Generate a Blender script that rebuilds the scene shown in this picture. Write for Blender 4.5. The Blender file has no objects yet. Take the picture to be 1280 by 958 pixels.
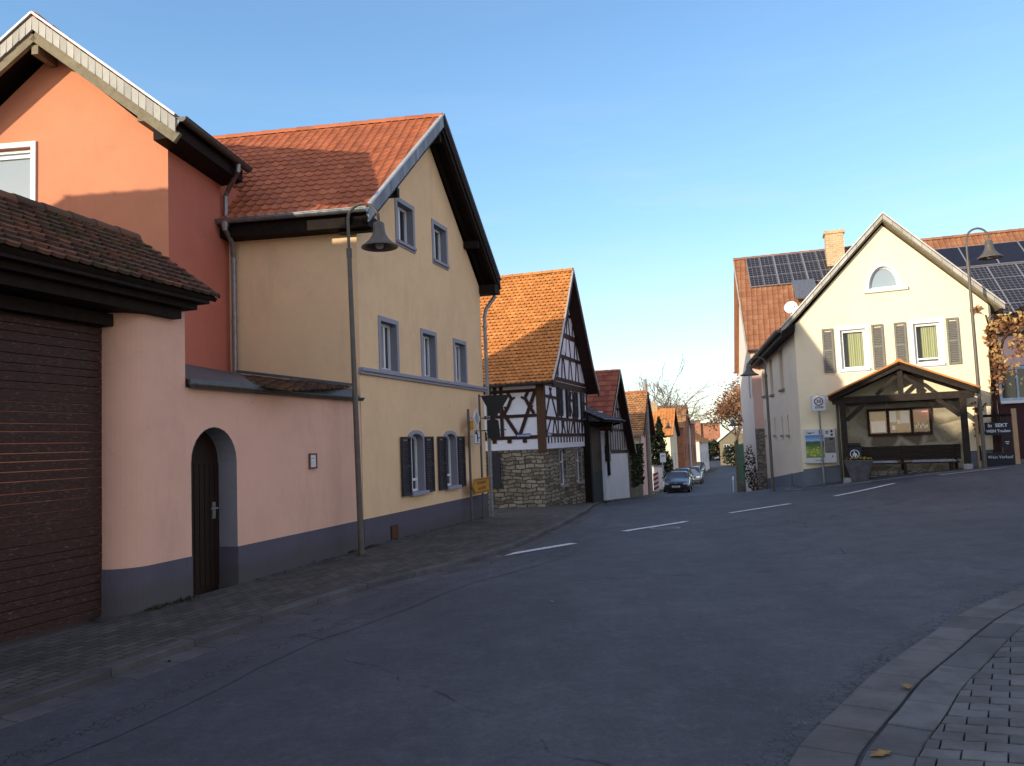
import bpy, math, random
from mathutils import Vector, Matrix
from mathutils.geometry import tessellate_polygon
R = math.radians
V = Vector
sc = bpy.context.scene
COL = sc.collection
random.seed(7)

# ------------------------------------------------------------------ terrain
def sm(t):
    t = max(0.0, min(1.0, t)); return t*t*(3-2*t)
PROFILE = [(-1e4,-.1),(16,-.1),(20,-.17),(27,-.52),(34,-.96),(53,-2.0),(100,-2.9),(170,-3.4),(1e5,-3.4)]
def h(x, y):
    z = 0
    for (a, za), (b, zb) in zip(PROFILE, PROFILE[1:]):
        if y <= b:
            z = za+(zb-za)*(y-a)/(b-a); break
    z += .065*max(0, min(x, 24)-3.5)*(1-sm((y-25)/17))
    z += .2*sm((x-7)/4)*sm((y-15)/5)*(1-sm((y-25)/8))
    return z

# ------------------------------------------------------------------ node helpers
def newmat(name):
    m = bpy.data.materials.new(name); m.use_nodes = True
    nt = m.node_tree; nt.nodes.clear()
    out = nt.nodes.new('ShaderNodeOutputMaterial'); b = nt.nodes.new('ShaderNodeBsdfPrincipled')
    nt.links.new(b.outputs[0], out.inputs[0])
    return m, nt, b
def nd(nt, t, **kw):
    n = nt.nodes.new('ShaderNode'+t)
    for k, v in kw.items():
        if k.startswith('i_'):
            n.inputs[int(k[2:])].default_value = v
        else: setattr(n, k, v)
    return n
def c4(c): return (c[0], c[1], c[2], 1)
def coords(nt, scale=(1,1,1), rot=(0,0,0), loc=(0,0,0)):
    tc = nd(nt, 'TexCoord'); mp = nd(nt, 'Mapping')
    mp.inputs['Scale'].default_value = scale; mp.inputs['Rotation'].default_value = rot; mp.inputs['Location'].default_value = loc
    nt.links.new(tc.outputs['Object'], mp.inputs[0]); return mp.outputs[0]
def noise(nt, vec, scale, detail=5, rough=.55):
    n = nd(nt, 'TexNoise'); n.inputs['Scale'].default_value = scale; n.inputs['Detail'].default_value = detail
    n.inputs['Roughness'].default_value = rough
    if vec is not None: nt.links.new(vec, n.inputs['Vector'])
    return n.outputs['Fac']
def ramp(nt, fac, stops):
    r = nd(nt, 'ValToRGB'); e = r.color_ramp.elements
    while len(e) < len(stops): e.new(.5)
    for el, (p, c) in zip(e, stops):
        el.position = p; el.color = c4(c) if not isinstance(c, (int, float)) else (c, c, c, 1)
    nt.links.new(fac, r.inputs[0]); return r.outputs['Color']
def mix(nt, fac, a, b, mode='MIX'):
    m = nd(nt, 'Mix', data_type='RGBA', blend_type=mode)
    for sock, val in ((m.inputs['Factor'], fac), (m.inputs[6], a), (m.inputs[7], b)):
        if isinstance(val, (int, float)): sock.default_value = val if sock.type == 'VALUE' else (val, val, val, 1)
        elif isinstance(val, tuple): sock.default_value = c4(val)
        else: nt.links.new(val, sock)
    return m.outputs[2]
def mth(nt, op, a, b=None):
    m = nd(nt, 'Math', operation=op)
    for i, v in enumerate((a, b)):
        if v is None: continue
        if isinstance(v, (int, float)): m.inputs[i].default_value = v
        else: nt.links.new(v, m.inputs[i])
    return m.outputs[0]
def bump(nt, b, height, strength=.3, dist=.02):
    n = nd(nt, 'Bump'); n.inputs['Strength'].default_value = strength; n.inputs['Distance'].default_value = dist
    nt.links.new(height, n.inputs['Height']); nt.links.new(n.outputs[0], b.inputs['Normal'])

def plaster(name, col, dirt=(.12,.1,.09), dirt_amt=.35, rough=.9, fine=.35, grime=None):
    m, nt, b = newmat(name); v = coords(nt)
    big = ramp(nt, noise(nt, v, .55, 6, .62), [(.3, .0), (.75, 1.)])
    c = mix(nt, mth(nt, 'MULTIPLY', big, .45), col, tuple(x*.78 for x in col))
    vs = coords(nt, (2.2, 2.2, .55))
    st = ramp(nt, noise(nt, vs, 1.0, 7, .65), [(.55, .0), (.9, 1.)])
    c = mix(nt, mth(nt, 'MULTIPLY', st, dirt_amt*.8), c, dirt)
    sp = ramp(nt, noise(nt, v, 4.2, 4, .6), [(.66, .0), (.76, 1.)])
    c = mix(nt, mth(nt, 'MULTIPLY', sp, dirt_amt*.55), c, dirt)
    if grime:
        tcg = nd(nt, 'TexCoord'); sg_ = nd(nt, 'SeparateXYZ'); nt.links.new(tcg.outputs['Object'], sg_.inputs[0])
        gz_ = mth(nt, 'SUBTRACT', sg_.outputs[2], mth(nt, 'MULTIPLY', noise(nt, coords(nt, (1,1,.4)), 3.2, 7, .7), grime))
        c = mix(nt, mth(nt, 'MULTIPLY', ramp(nt, gz_, [(.0, 1.), (.14, .0)]), .6), c, (.085,.078,.068))
    med = noise(nt, coords(nt, loc=(7,3,1)), 1.9, 8, .72); c = mix(nt, mth(nt, 'MULTIPLY', ramp(nt, med, [(.42, .0), (.72, 1.)]), .22), c, tuple(x*.62 for x in col))
    wv = nd(nt, 'TexVoronoi', feature='DISTANCE_TO_EDGE'); wv.inputs['Scale'].default_value = .55; w2 = nd(nt, 'TexNoise'); w2.inputs['Scale'].default_value = 2.2; w2.inputs['Detail'].default_value = 6; nt.links.new(v, w2.inputs['Vector'])
    nt.links.new(mix(nt, .55, v, w2.outputs['Color'], 'ADD'), wv.inputs['Vector']); hair = mth(nt, 'MULTIPLY', ramp(nt, wv.outputs['Distance'], [(.0, 1.), (.004, .0)]), ramp(nt, med, [(.52, .0), (.62, .5)]))
    c = mix(nt, mth(nt, 'MULTIPLY', hair, dirt_amt*1.2), c, dirt)
    nt.links.new(c, b.inputs['Base Color']); b.inputs['Roughness'].default_value = rough
    b.inputs['Specular IOR Level'].default_value = .2
    bump(nt, b, mth(nt, 'ADD', noise(nt, v, 70, 4, .7), mth(nt, 'MULTIPLY', noise(nt, v, 4, 3), 1.5)), fine, .012)
    return m
def simple(name, col, rough=.6, metal=0, var=.25, scale=6, spec=.3, bmp=0):
    m, nt, b = newmat(name); v = coords(nt)
    n = noise(nt, v, scale, 5, .6)
    c = mix(nt, ramp(nt, n, [(.3, .0), (.72, 1.)]), tuple(x*(1-var) for x in col), tuple(min(1, x*(1+var)) for x in col))
    nt.links.new(c, b.inputs['Base Color']); b.inputs['Metallic'].default_value = metal
    b.inputs['Specular IOR Level'].default_value = spec
    rr = mth(nt, 'ADD', mth(nt, 'MULTIPLY', n, .3), rough-.15); nt.links.new(rr, b.inputs['Roughness'])
    if bmp: bump(nt, b, noise(nt, v, scale*8, 4), bmp, .01)
    return m
def tinted(name, lo, hi, rough=.8, moss=None, moss_amt=.0, bmp=.25):
    """colour per tile from the face attribute 'tint', plus weathering"""
    m, nt, b = newmat(name); v = coords(nt)
    at = nd(nt, 'Attribute', attribute_name='tint')
    c = mix(nt, at.outputs['Fac'], lo, hi)
    n = noise(nt, v, 1.3, 6, .65)
    c = mix(nt, mth(nt, 'MULTIPLY', ramp(nt, n, [(.4, .0), (.75, 1.)]), .5), c, tuple(x*.55 for x in lo))
    if moss:
        n2 = ramp(nt, noise(nt, v, 2.6, 8, .7), [(.45, .0), (.68, 1.)])
        c = mix(nt, mth(nt, 'MULTIPLY', n2, moss_amt), c, moss)
    nt.links.new(c, b.inputs['Base Color']); b.inputs['Roughness'].default_value = rough
    b.inputs['Specular IOR Level'].default_value = .25
    bump(nt, b, noise(nt, v, 45, 4, .7), bmp, .006)
    return m
def wood(name, lo, hi, axis=(1,1,1), rough=.7, wear=None, wear_amt=0, spec=.25):
    m, nt, b = newmat(name); v = coords(nt, axis)
    n = noise(nt, v, 9, 8, .65)
    c = mix(nt, ramp(nt, n, [(.3, .0), (.7, 1.)]), lo, hi)
    if wear:
        w = ramp(nt, noise(nt, coords(nt, tuple(a*1.4 for a in axis), loc=(3,1,2)), 7, 8, .7), [(.56, .0), (.7, 1.)])
        c = mix(nt, mth(nt, 'MULTIPLY', w, wear_amt), c, wear)
    nt.links.new(c, b.inputs['Base Color']); b.inputs['Roughness'].default_value = rough
    b.inputs['Specular IOR Level'].default_value = spec
    bump(nt, b, n, .4, .006)
    return m
def stone(name, cols, mortar, scale=3.2, sx=(1,1,1.7), joint=.045):
    m, nt, b = newmat(name); v0 = coords(nt, sx)
    w = nd(nt, 'TexNoise'); w.inputs['Scale'].default_value = 2.4; nt.links.new(v0, w.inputs['Vector'])
    v = mix(nt, .16, v0, w.outputs['Color'], 'ADD')
    vo = nd(nt, 'TexVoronoi', feature='F1'); vo.inputs['Scale'].default_value = scale; nt.links.new(v, vo.inputs['Vector'])
    ve = nd(nt, 'TexVoronoi', feature='DISTANCE_TO_EDGE'); ve.inputs['Scale'].default_value = scale; nt.links.new(v, ve.inputs['Vector'])
    sep = nd(nt, 'SeparateColor'); nt.links.new(vo.outputs['Color'], sep.inputs[0])
    c = ramp(nt, sep.outputs[0], [(i/(len(cols)-1), k) for i, k in enumerate(cols)])
    c = mix(nt, ramp(nt, noise(nt, coords(nt), 14, 6, .7), [(.35, .0), (.75, .5)]), c, tuple(x*.5 for x in cols[0]))
    e = ramp(nt, ve.outputs['Distance'], [(joint*.4, .0), (joint*1.6, 1.)])
    c = mix(nt, e, mortar, c)
    nt.links.new(c, b.inputs['Base Color']); b.inputs['Roughness'].default_value = .92
    b.inputs['Specular IOR Level'].default_value = .15
    hh = mth(nt, 'ADD', mth(nt, 'MULTIPLY', e, 1.), mth(nt, 'MULTIPLY', noise(nt, v0, 20, 5, .7), .5))
    bump(nt, b, hh, .9, .04)
    return m
def coursed(name, cols, mortar, bw=.33, bh=.135, ms=.017, dist=.06):
    m, nt, b = newmat(name); v0 = coords(nt, rot=(R(90),0,0))
    w = nd(nt, 'TexNoise'); w.inputs['Scale'].default_value = 2.6; w.inputs['Detail'].default_value = 4; nt.links.new(v0, w.inputs['Vector'])
    sub = mix(nt, 1.0, w.outputs['Color'], (.5,.5,.5), 'SUBTRACT'); v = mix(nt, 1.0, v0, mix(nt, 1.0, sub, (dist*4,dist*4,dist*4), 'MULTIPLY'), 'ADD')
    t = nd(nt, 'TexBrick', offset=.37, squash=.6, squash_frequency=3); nt.links.new(v, t.inputs['Vector']); t.inputs['Scale'].default_value = 1; t.inputs['Brick Width'].default_value = bw; t.inputs['Row Height'].default_value = bh
    t.inputs['Mortar Size'].default_value = ms; t.inputs['Mortar Smooth'].default_value = .25; t.inputs['Color1'].default_value = (0,0,0,1); t.inputs['Color2'].default_value = (1,1,1,1); t.inputs['Mortar'].default_value = (.5,.5,.5,1)
    c = ramp(nt, t.outputs['Color'], [(i/(len(cols)-1), k) for i, k in enumerate(cols)])
    c = mix(nt, ramp(nt, noise(nt, coords(nt), 9, 6, .7), [(.35, .0), (.75, .65)]), c, tuple(x*.55 for x in cols[0]))
    c = mix(nt, t.outputs['Fac'], c, mortar); nt.links.new(c, b.inputs['Base Color']); b.inputs['Roughness'].default_value = .92; b.inputs['Specular IOR Level'].default_value = .15
    bump(nt, b, mth(nt, 'SUBTRACT', mth(nt, 'MULTIPLY', noise(nt, coords(nt), 16, 5, .7), .7), mth(nt, 'MULTIPLY', t.outputs['Fac'], 1.3)), .9, .04)
    return m
def bricks(name, c1, c2, mortar, bw=.24, bh=.075, ms=.012, axis='xz', bmp=.6, rough=.9):
    m, nt, b = newmat(name)
    rot = {'xz': (R(90), 0, 0), 'xy': (0, 0, 0)}[axis]
    v = coords(nt, rot=rot)
    t = nd(nt, 'TexBrick'); nt.links.new(v, t.inputs['Vector'])
    t.inputs['Color1'].default_value = c4(c1); t.inputs['Color2'].default_value = c4(c2); t.inputs['Mortar'].default_value = c4(mortar)
    t.inputs['Scale'].default_value = 1; t.inputs['Mortar Size'].default_value = ms
    t.inputs['Brick Width'].default_value = bw; t.inputs['Row Height'].default_value = bh; t.inputs['Bias'].default_value = 0
    c = mix(nt, ramp(nt, noise(nt, coords(nt), 1.6, 7, .7), [(.35, .0), (.8, .6)]), t.outputs['Color'], tuple(x*.45 for x in c1))
    nt.links.new(c, b.inputs['Base Color']); b.inputs['Roughness'].default_value = rough
    b.inputs['Specular IOR Level'].default_value = .2
    hh = mth(nt, 'SUBTRACT', mth(nt, 'MULTIPLY', noise(nt, coords(nt), 30, 4), .4), t.outputs['Fac'])
    bump(nt, b, hh, bmp, .012)
    return m
def glass(name, tint=(.02,.025,.03), rough=.04, transp=.0):
    m, nt, b = newmat(name)
    b.inputs['Base Color'].default_value = c4(tint); b.inputs['Roughness'].default_value = rough
    b.inputs['IOR'].default_value = 1.5; b.inputs['Specular IOR Level'].default_value = .6
    v = coords(nt); bump(nt, b, noise(nt, v, 2.2, 2), .03, .02)
    if transp:
        tr = nd(nt, 'BsdfTransparent'); ms = nd(nt, 'MixShader'); out = [n for n in nt.nodes if n.type == 'OUTPUT_MATERIAL'][0]
        fr = nd(nt, 'Fresnel'); fr.inputs[0].default_value = 1.5
        gl = nd(nt, 'BsdfGlossy'); gl.inputs['Roughness'].default_value = .03
        nt.links.new(fr.outputs[0], ms.inputs[0]); nt.links.new(tr.outputs[0], ms.inputs[1]); nt.links.new(gl.outputs[0], ms.inputs[2])
        nt.links.new(ms.outputs[0], out.inputs[0])
    return m
def foliage(name, cols, trans=.25):
    m, nt, b = newmat(name)
    at = nd(nt, 'Attribute', attribute_name='tint')
    c = ramp(nt, at.outputs['Fac'], [(i/(len(cols)-1), k) for i, k in enumerate(cols)])
    nt.links.new(c, b.inputs['Base Color']); b.inputs['Roughness'].default_value = .7
    b.inputs['Specular IOR Level'].default_value = .2
    tl = nd(nt, 'BsdfTranslucent'); nt.links.new(c, tl.inputs[0]); ms = nd(nt, 'MixShader'); ms.inputs[0].default_value = trans
    out = [n for n in nt.nodes if n.type == 'OUTPUT_MATERIAL'][0]
    nt.links.new(b.outputs[0], ms.inputs[1]); nt.links.new(tl.outputs[0], ms.inputs[2]); nt.links.new(ms.outputs[0], out.inputs[0])
    return m

# ------------------------------------------------------------------ scene objects
def props(o, label=None, cat=None, group=None, kind=None):
    if label: o['label'] = label
    if cat: o['category'] = cat
    if group: o['group'] = group
    if kind: o['kind'] = kind
    return o
def thing(name, label, cat, loc=(0,0,0), rz=0, group=None):
    o = bpy.data.objects.new(name, None); COL.objects.link(o)
    o.location = loc; o.rotation_euler = (0, 0, rz); o.empty_display_size = .2
    return props(o, label, cat, group)
def origin(o):
    p = V((0,0,0))
    while o is not None:
        p += o.location; o = o.parent
    return p
class MB:
    """collects vertices and faces of one mesh; build() links it as one object"""
    def __init__(s, local=False): s.v = []; s.f = []; s.t = []; s.mi = []; s.local = local; s.smooth = False
    def face(s, pts, tint=.5, mi=0):
        n = len(s.v); s.v += [tuple(p) for p in pts]; s.f.append(tuple(range(n, n+len(pts)))); s.t.append(tint); s.mi.append(mi)
    def grid(s, rows, tint=.5, mi=0, closed=False):
        n = len(s.v); m = len(rows[0])
        for r in rows: s.v += [tuple(p) for p in r]
        for i in range(len(rows)-1):
            for j in range(m if closed else m-1):
                k = (j+1) % m
                s.f.append((n+i*m+j, n+i*m+k, n+(i+1)*m+k, n+(i+1)*m+j)); s.t.append(tint if not callable(tint) else tint(i, j)); s.mi.append(mi)
    def hexa(s, a, b, c, d, e, f, g, hh, tint=.5, mi=0):
        n = len(s.v); s.v += [tuple(p) for p in (a,b,c,d,e,f,g,hh)]
        for q in ((0,3,2,1),(4,5,6,7),(0,1,5,4),(1,2,6,5),(2,3,7,6),(3,0,4,7)):
            s.f.append(tuple(n+i for i in q)); s.t.append(tint); s.mi.append(mi)
    def box(s, o, ax, ay, az, tint=.5, mi=0):
        o, ax, ay, az = V(o), V(ax), V(ay), V(az)
        s.hexa(o, o+ax, o+ax+ay, o+ay, o+az, o+ax+az, o+ax+ay+az, o+ay+az, tint, mi)
    def cbox(s, c, sx, sy, sz, rz=0, tint=.5, mi=0):
        ca, sa = math.cos(rz), math.sin(rz); ax = V((ca,sa,0))*sx; ay = V((-sa,ca,0))*sy; az = V((0,0,sz))
        s.box(V(c)-ax/2-ay/2-az/2, ax, ay, az, tint, mi)
    def bar(s, p, q, w, d=None, up=(0,0,1), tint=.5, mi=0):
        p, q = V(p), V(q); d = d or w; a = (q-p).normalized(); u = V(up)
        if abs(a.dot(u)) > .98: u = V((0,1,0))
        sd = a.cross(u).normalized(); u = sd.cross(a).normalized()
        s.box(p-sd*w/2-u*d/2, q-p, sd*w, u*d, tint, mi)
    def tube(s, pts, r, n=10, cap=True, tint=.5, mi=0):
        pts = [V(p) for p in pts]; rows = []; prev = None
        for i, p in enumerate(pts):
            a = (pts[min(i+1, len(pts)-1)]-pts[max(i-1, 0)]).normalized()
            if prev is None:
                u = V((0,0,1)) if abs(a.z) < .9 else V((1,0,0)); u = (u-a*u.dot(a)).normalized()
            else: u = (prev-a*prev.dot(a)).normalized()
            prev = u; w = a.cross(u); rr = r[i] if isinstance(r, (list, tuple)) else r
            rows.append([p+(u*math.cos(k*2*math.pi/n)+w*math.sin(k*2*math.pi/n))*rr for k in range(n)])
        s.grid(rows, tint, mi, True)
        if cap:
            s.face(list(reversed(rows[0])), tint, mi); s.face(rows[-1], tint, mi)
    def lathe(s, c, prof, n=20, tint=.5, mi=0):
        c = V(c); s.grid([[c+V((r*math.cos(k*2*math.pi/n), r*math.sin(k*2*math.pi/n), z)) for k in range(n)] for r, z in prof], tint, mi, True)
    def prism(s, loop, off, tint=.5, mi=0):
        """closed loop of points extruded by the vector off, with caps"""
        loop = [V(p) for p in loop]; off = V(off); n = len(loop)
        s.face(loop, tint, mi); s.face([p+off for p in reversed(loop)], tint, mi)
        for i in range(n):
            k = (i+1) % n; s.face([loop[k], loop[i], loop[i]+off, loop[k]+off], tint, mi)
    def build(s, name, mat, parent=None, label=None, smooth=None, bevel=0):
        me = bpy.data.meshes.new(name); off = V((0,0,0))
        if parent is not None and not s.local: off = origin(parent)
        me.from_pydata([tuple(V(p)-off) for p in s.v], [], s.f)
        a = me.attributes.new('tint', 'FLOAT', 'FACE'); a.data.foreach_set('value', [float(t) for t in s.t])
        for m in (mat if isinstance(mat, (list, tuple)) else [mat]): me.materials.append(m)
        me.polygons.foreach_set('material_index', s.mi)
        if smooth or (smooth is None and s.smooth): me.polygons.foreach_set('use_smooth', [True]*len(me.polygons))
        me.update()
        o = bpy.data.objects.new(name, me); COL.objects.link(o)
        if parent is not None: o.parent = parent
        if label: o['label'] = label
        if bevel:
            bv = o.modifiers.new('bevel', 'BEVEL'); bv.width = bevel; bv.segments = 2; bv.limit_method = 'ANGLE'
        return o
def dup(root, loc, rz=None, label=None, group=None, scale=None):
    def cp(o, par):
        c = o.copy(); COL.objects.link(c); c.parent = par
        for k in o.children: cp(k, c)
        return c
    r = cp(root, None); r.location = loc
    if rz is not None: r.rotation_euler = (0, 0, rz)
    if scale: r.scale = scale
    if label: r['label'] = label
    if group: r['group'] = group
    return r
class Fr:
    """vertical wall frame: u along the wall to the viewer's right, o outward, z up"""
    def __init__(s, xy, deg):
        a = R(deg); s.o = V((xy[0], xy[1], 0)); s.d = V((math.sin(a), math.cos(a), 0)); s.n = V((s.d.y, -s.d.x, 0))
    def __call__(s, u, o, z): return s.o+s.d*u+s.n*o+V((0,0,z))
    def box(s, mb, u0, u1, o0, o1, z0, z1, tint=.5, mi=0):
        mb.box(s(u0,o1,z0), s.d*(u1-u0), s.n*(o0-o1), V((0,0,z1-z0)), tint, mi)
def rect(u0, u1, z0, z1): return [(u0,z0),(u1,z0),(u1,z1),(u0,z1)]
def arch(u0, u1, z0, zs, zt, n=10):
    """opening with an arched head: springs at zs, crown at zt"""
    c = (u0+u1)/2; a = (u1-u0)/2
    return [(u0,z0),(u1,z0)]+[(c+a*math.cos(math.pi*k/n), zs+(zt-zs)*math.sin(math.pi*k/n)) for k in range(n+1)]
def sheet(mb, fr, outline, holes=(), o=0.0, tint=.5, mi=0):
    loops = [outline]+list(holes); flat = [p for l in loops for p in l]
    tris = tessellate_polygon([[V((u, z, 0)) for u, z in l] for l in loops])
    n = len(mb.v); mb.v += [tuple(fr(u, o, z)) for u, z in flat]
    for a, b, c in tris:
        (x1,y1),(x2,y2),(x3,y3) = flat[a], flat[b], flat[c]
        if (x2-x1)*(y3-y1)-(x3-x1)*(y2-y1) < 0: b, c = c, b
        mb.f.append((n+a, n+b, n+c)); mb.t.append(tint); mb.mi.append(mi)
def reveal(mb, fr, loop, o0, o1, tint=.5, mi=0):
    k = len(loop)
    for i in range(k):
        (u0,z0),(u1,z1) = loop[i], loop[(i+1) % k]
        mb.face([fr(u0,o0,z0), fr(u1,o0,z1), fr(u1,o1,z1), fr(u0,o1,z0)], tint, mi)
def wall(mb, fr, outline, holes=(), depth=.22, o=0.0, mi=0):
    sheet(mb, fr, outline, holes, o, mi=mi)
    for hl in holes: reveal(mb, fr, hl, o, o-depth, mi=mi)
def ring(mb, fr, outer, inner, o, th, mi=0, tint=.5):
    """flat frame between two loops of equal length, thickness th outward from o-th to o"""
    sheet(mb, fr, outer, [inner], o, tint, mi); reveal(mb, fr, outer, o-th, o, tint, mi); reveal(mb, fr, inner, o, o-th, tint, mi)
def inset(loop, d):
    cu = (min(p[0] for p in loop)+max(p[0] for p in loop))/2; cz = (min(p[1] for p in loop)+max(p[1] for p in loop))/2
    a = (max(p[0] for p in loop)-min(p[0] for p in loop))/2; b = (max(p[1] for p in loop)-min(p[1] for p in loop))/2
    return [(cu+(u-cu)*(a-d)/a, cz+(z-cz)*(b-d)/b) for u, z in loop]
def window(par, fr, loop, o, frame_mat, pane_mat, fw=.06, mull=None, trans=None, surround=None, sill=None, name='window', lining=None):
    """frame as a part of the house, its pane (and surround, sill) as sub-parts"""
    mb = MB(); inn = inset(loop, fw); ring(mb, fr, inset(loop, .004), inn, o, .07)
    us = [p[0] for p in inn]; zs = [p[1] for p in inn]
    if mull:
        for t in mull:
            u = min(us)+(max(us)-min(us))*t; fr.box(mb, u-.03, u+.03, o-.06, o+.006, min(zs), max(zs)-.002)
    if trans:
        for t in trans:
            z = min(zs)+(max(zs)-min(zs))*t; fr.box(mb, min(us), max(us), o-.06, o+.004, z-.025, z+.025)
    w = mb.build(name, frame_mat, par)
    g = MB(); sheet(g, fr, inn, (), o-.035); g.build('pane', pane_mat, w)
    if lining:
        s = MB(); reveal(s, fr, inset(loop, .003), .018, o-.005); s.build('jamb_lining', lining, w)
    if surround:
        width, mat, proud = surround; s = MB(); ring(s, fr, inset(loop, -width), loop, proud, proud+.01)
        s.build('surround', mat, w)
    if sill:
        mat, out, th = sill; s = MB(); us = [p[0] for p in loop]; zb = min(p[1] for p in loop)
        fr.box(s, min(us)-.07, max(us)+.07, o+.02, out, zb-th, zb+.012); s.build('sill', mat, w, bevel=.006)
    return w
def shutter(par, fr, u0, u1, z0, z1, mat, o=.02, slats=True, tilt=0.0, label=None):
    mb = MB(); fw = .05
    fr.box(mb, u0, u0+fw, o, o+.045, z0, z1); fr.box(mb, u1-fw, u1, o, o+.045, z0, z1)
    for z in (z0, (z0+z1)/2-fw/2, z1-fw): fr.box(mb, u0+fw, u1-fw, o, o+.04, z, z+fw)
    z = z0+fw
    while z < z1-fw-.04:
        mb.hexa(fr(u0+fw,o+.004,z), fr(u1-fw,o+.004,z), fr(u1-fw,o+.030,z-.012), fr(u0+fw,o+.030,z-.012),
                fr(u0+fw,o+.004,z+.03), fr(u1-fw,o+.004,z+.03), fr(u1-fw,o+.036,z+.012), fr(u0+fw,o+.036,z+.012)); z += .05
    return mb.build('shutter', mat, par, label)

# ------------------------------------------------------------------ roofs
def tiles(mb, A, B, C, D, tw=.2, tl=.33, style='wave', seed=1, lo=0., hi=1.):
    """A,B ridge left/right, C,D eave right/left, seen from outside"""
    rnd = random.Random(seed); A,B,C,D = V(A),V(B),V(C),V(D)
    N = (B-A).cross(A-D).normalized()
    nr = max(1, round(((D-A).length+(C-B).length)/2/tl))
    wide = max((B-A).length, (C-D).length); dirU = (B-A).normalized() if (B-A).length > .2 else (C-D).normalized()
    O = A if (B-A).length > .2 else D
    def at(t): return A+(D-A)*t, B+(C-B)*t
    for r in range(nr):
        t0, t1 = r/nr, (r+1)/nr; L0, R0 = at(t0); L1, R1 = at(t1)
        stag = 0 if style == 'wave' else (r % 2)*.5*tw
        a0 = min((L0-O).dot(dirU), (L1-O).dot(dirU)); a1 = max((R0-O).dot(dirU), (R1-O).dot(dirU))
        k0 = math.floor((a0-stag)/tw); k1 = math.ceil((a1-stag)/tw)
        ss = [0,.07,.15,.24,.34,.45,.72,1] if style == 'wave' else [0,.02,.12,.3,.5,.7,.88,.98,1]
        for k in range(k0, k1):
            tint = lo+(hi-lo)*rnd.random()**1.3; jig = rnd.uniform(-.007, .007); kick = rnd.uniform(-.10,.06); top = []; bot = []; low = []
            for s in ss:
                u = k*tw+stag+s*tw
                def clampu(t):
                    L, Rr = at(t); l = (L-O).dot(dirU); q = (Rr-O).dot(dirU); return L+dirU*(max(l, min(q, u))-l)
                if style == 'wave': off = .024*math.exp(-((s-.2)/.13)**2)-.006*math.sin(math.pi*max(0,s-.4)/.6)
                else: off = -.012 if s in (0, 1) else .003*math.sin(math.pi*s)
                ext = 0 if style == 'wave' else (-.30*(abs(2*s-1)**2.6)+kick)*(1/nr)
                p0 = clampu(t0); p1 = clampu(min(1, t1+ext+jig*.3)) if ext or style != 'wave' else clampu(t1)
                top.append(p0+N*(off+.006)); bot.append(p1+N*(off+(.030 if style == 'wave' else .036)+jig)); low.append(p1+N*(off-.004))
            if (bot[0]-bot[-1]).length < 1e-4 and (top[0]-top[-1]).length < 1e-4: continue
            mb.grid([top, bot, low][::1], tint)
def slab(mb, A, B, C, D, th=.05, drop=.02):
    A,B,C,D = V(A),V(B),V(C),V(D); N = (B-A).cross(A-D)
    if N.length < 1e-6: N = (C-D).cross(A-D)
    N.normalize(); q = [p-N*drop for p in (A,B,C,D)]; w = [p-N*(drop+th) for p in (A,B,C,D)]
    mb.hexa(w[0],w[1],w[2],w[3],q[0],q[1],q[2],q[3])
def ridge(mb, A, B, r=.12, ln=.38, seed=3):
    A, B = V(A), V(B); d = (B-A); n = max(1, round(d.length/ln)); a = d.normalized(); rnd = random.Random(seed)
    sd = a.cross(V((0,0,1))).normalized(); up = sd.cross(a)
    for i in range(n):
        p, q = A+d*(i/n), A+d*((i+1.12)/n if i < n-1 else 1.0); rows = []
        for pt, rr in ((p, r*1.06), (q, r*.93)):
            rows.append([pt+sd*math.cos(math.pi*k/8)*rr+up*(math.sin(math.pi*k/8)*rr-.03) for k in range(9)])
        mb.grid(rows, rnd.random())
        mb.face([p]+rows[0], .4)
def gutter(mb, A, B, r=.075, n=8):
    """half-round gutter, open on top, with thickness"""
    A, B = V(A), V(B); a = (B-A).normalized(); sd = a.cross(V((0,0,1))).normalized()
    def prof(p, rr): return [p+sd*math.cos(math.pi+math.pi*k/n)*rr+V((0,0,1))*math.sin(math.pi+math.pi*k/n)*rr for k in range(n+1)]
    mb.grid([prof(A, r), prof(B, r)]); mb.grid([prof(B, r*.9), prof(A, r*.9)])
    for p in (A, B): mb.face(prof(p, r)); 
    for s in (-1, 1): mb.tube([A+sd*s*r, B+sd*s*r], .011, 6)
    L = (B-A).length; k = max(1, round(L/.9))
    for i in range(1, k):
        p = A+(B-A)*(i/k); mb.grid([prof(p-a*.015, r*1.06), prof(p+a*.015, r*1.06)])

# ------------------------------------------------------------------ foliage
def leaf(mb, p, s, rnd, tint, flat=0):
    a = V((rnd.gauss(0,1), rnd.gauss(0,1), rnd.gauss(0,1)*(1-flat)+flat*.1)).normalized()
    b = a.cross(V((rnd.gauss(0,1), rnd.gauss(0,1), rnd.gauss(0,1)))).normalized()
    mb.face([p-a*s*.5, p+b*s*.32, p+a*s*.5, p-b*s*.32], tint)
def leafcloud(mb, blobs, n, size, seed, shell=.5, tints=(0,1)):
    """n leaves spread over ellipsoid blobs (centre, radii); darker towards the inside and below"""
    rnd = random.Random(seed); wts = [b[1][0]*b[1][1]*b[1][2] for b in blobs]
    for i in range(n):
        c, r = rnd.choices(blobs, wts)[0]
        d = V((rnd.gauss(0,1), rnd.gauss(0,1), rnd.gauss(0,1))).normalized(); k = shell+(1-shell)*rnd.random()**.6
        p = V(c)+V((d.x*r[0], d.y*r[1], d.z*r[2]))*k*rnd.uniform(.82, 1.12)
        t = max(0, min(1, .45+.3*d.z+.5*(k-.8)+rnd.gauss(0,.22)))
        leaf(mb, p, size*rnd.uniform(.6, 1.35), rnd, tints[0]+(tints[1]-tints[0])*t)
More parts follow.
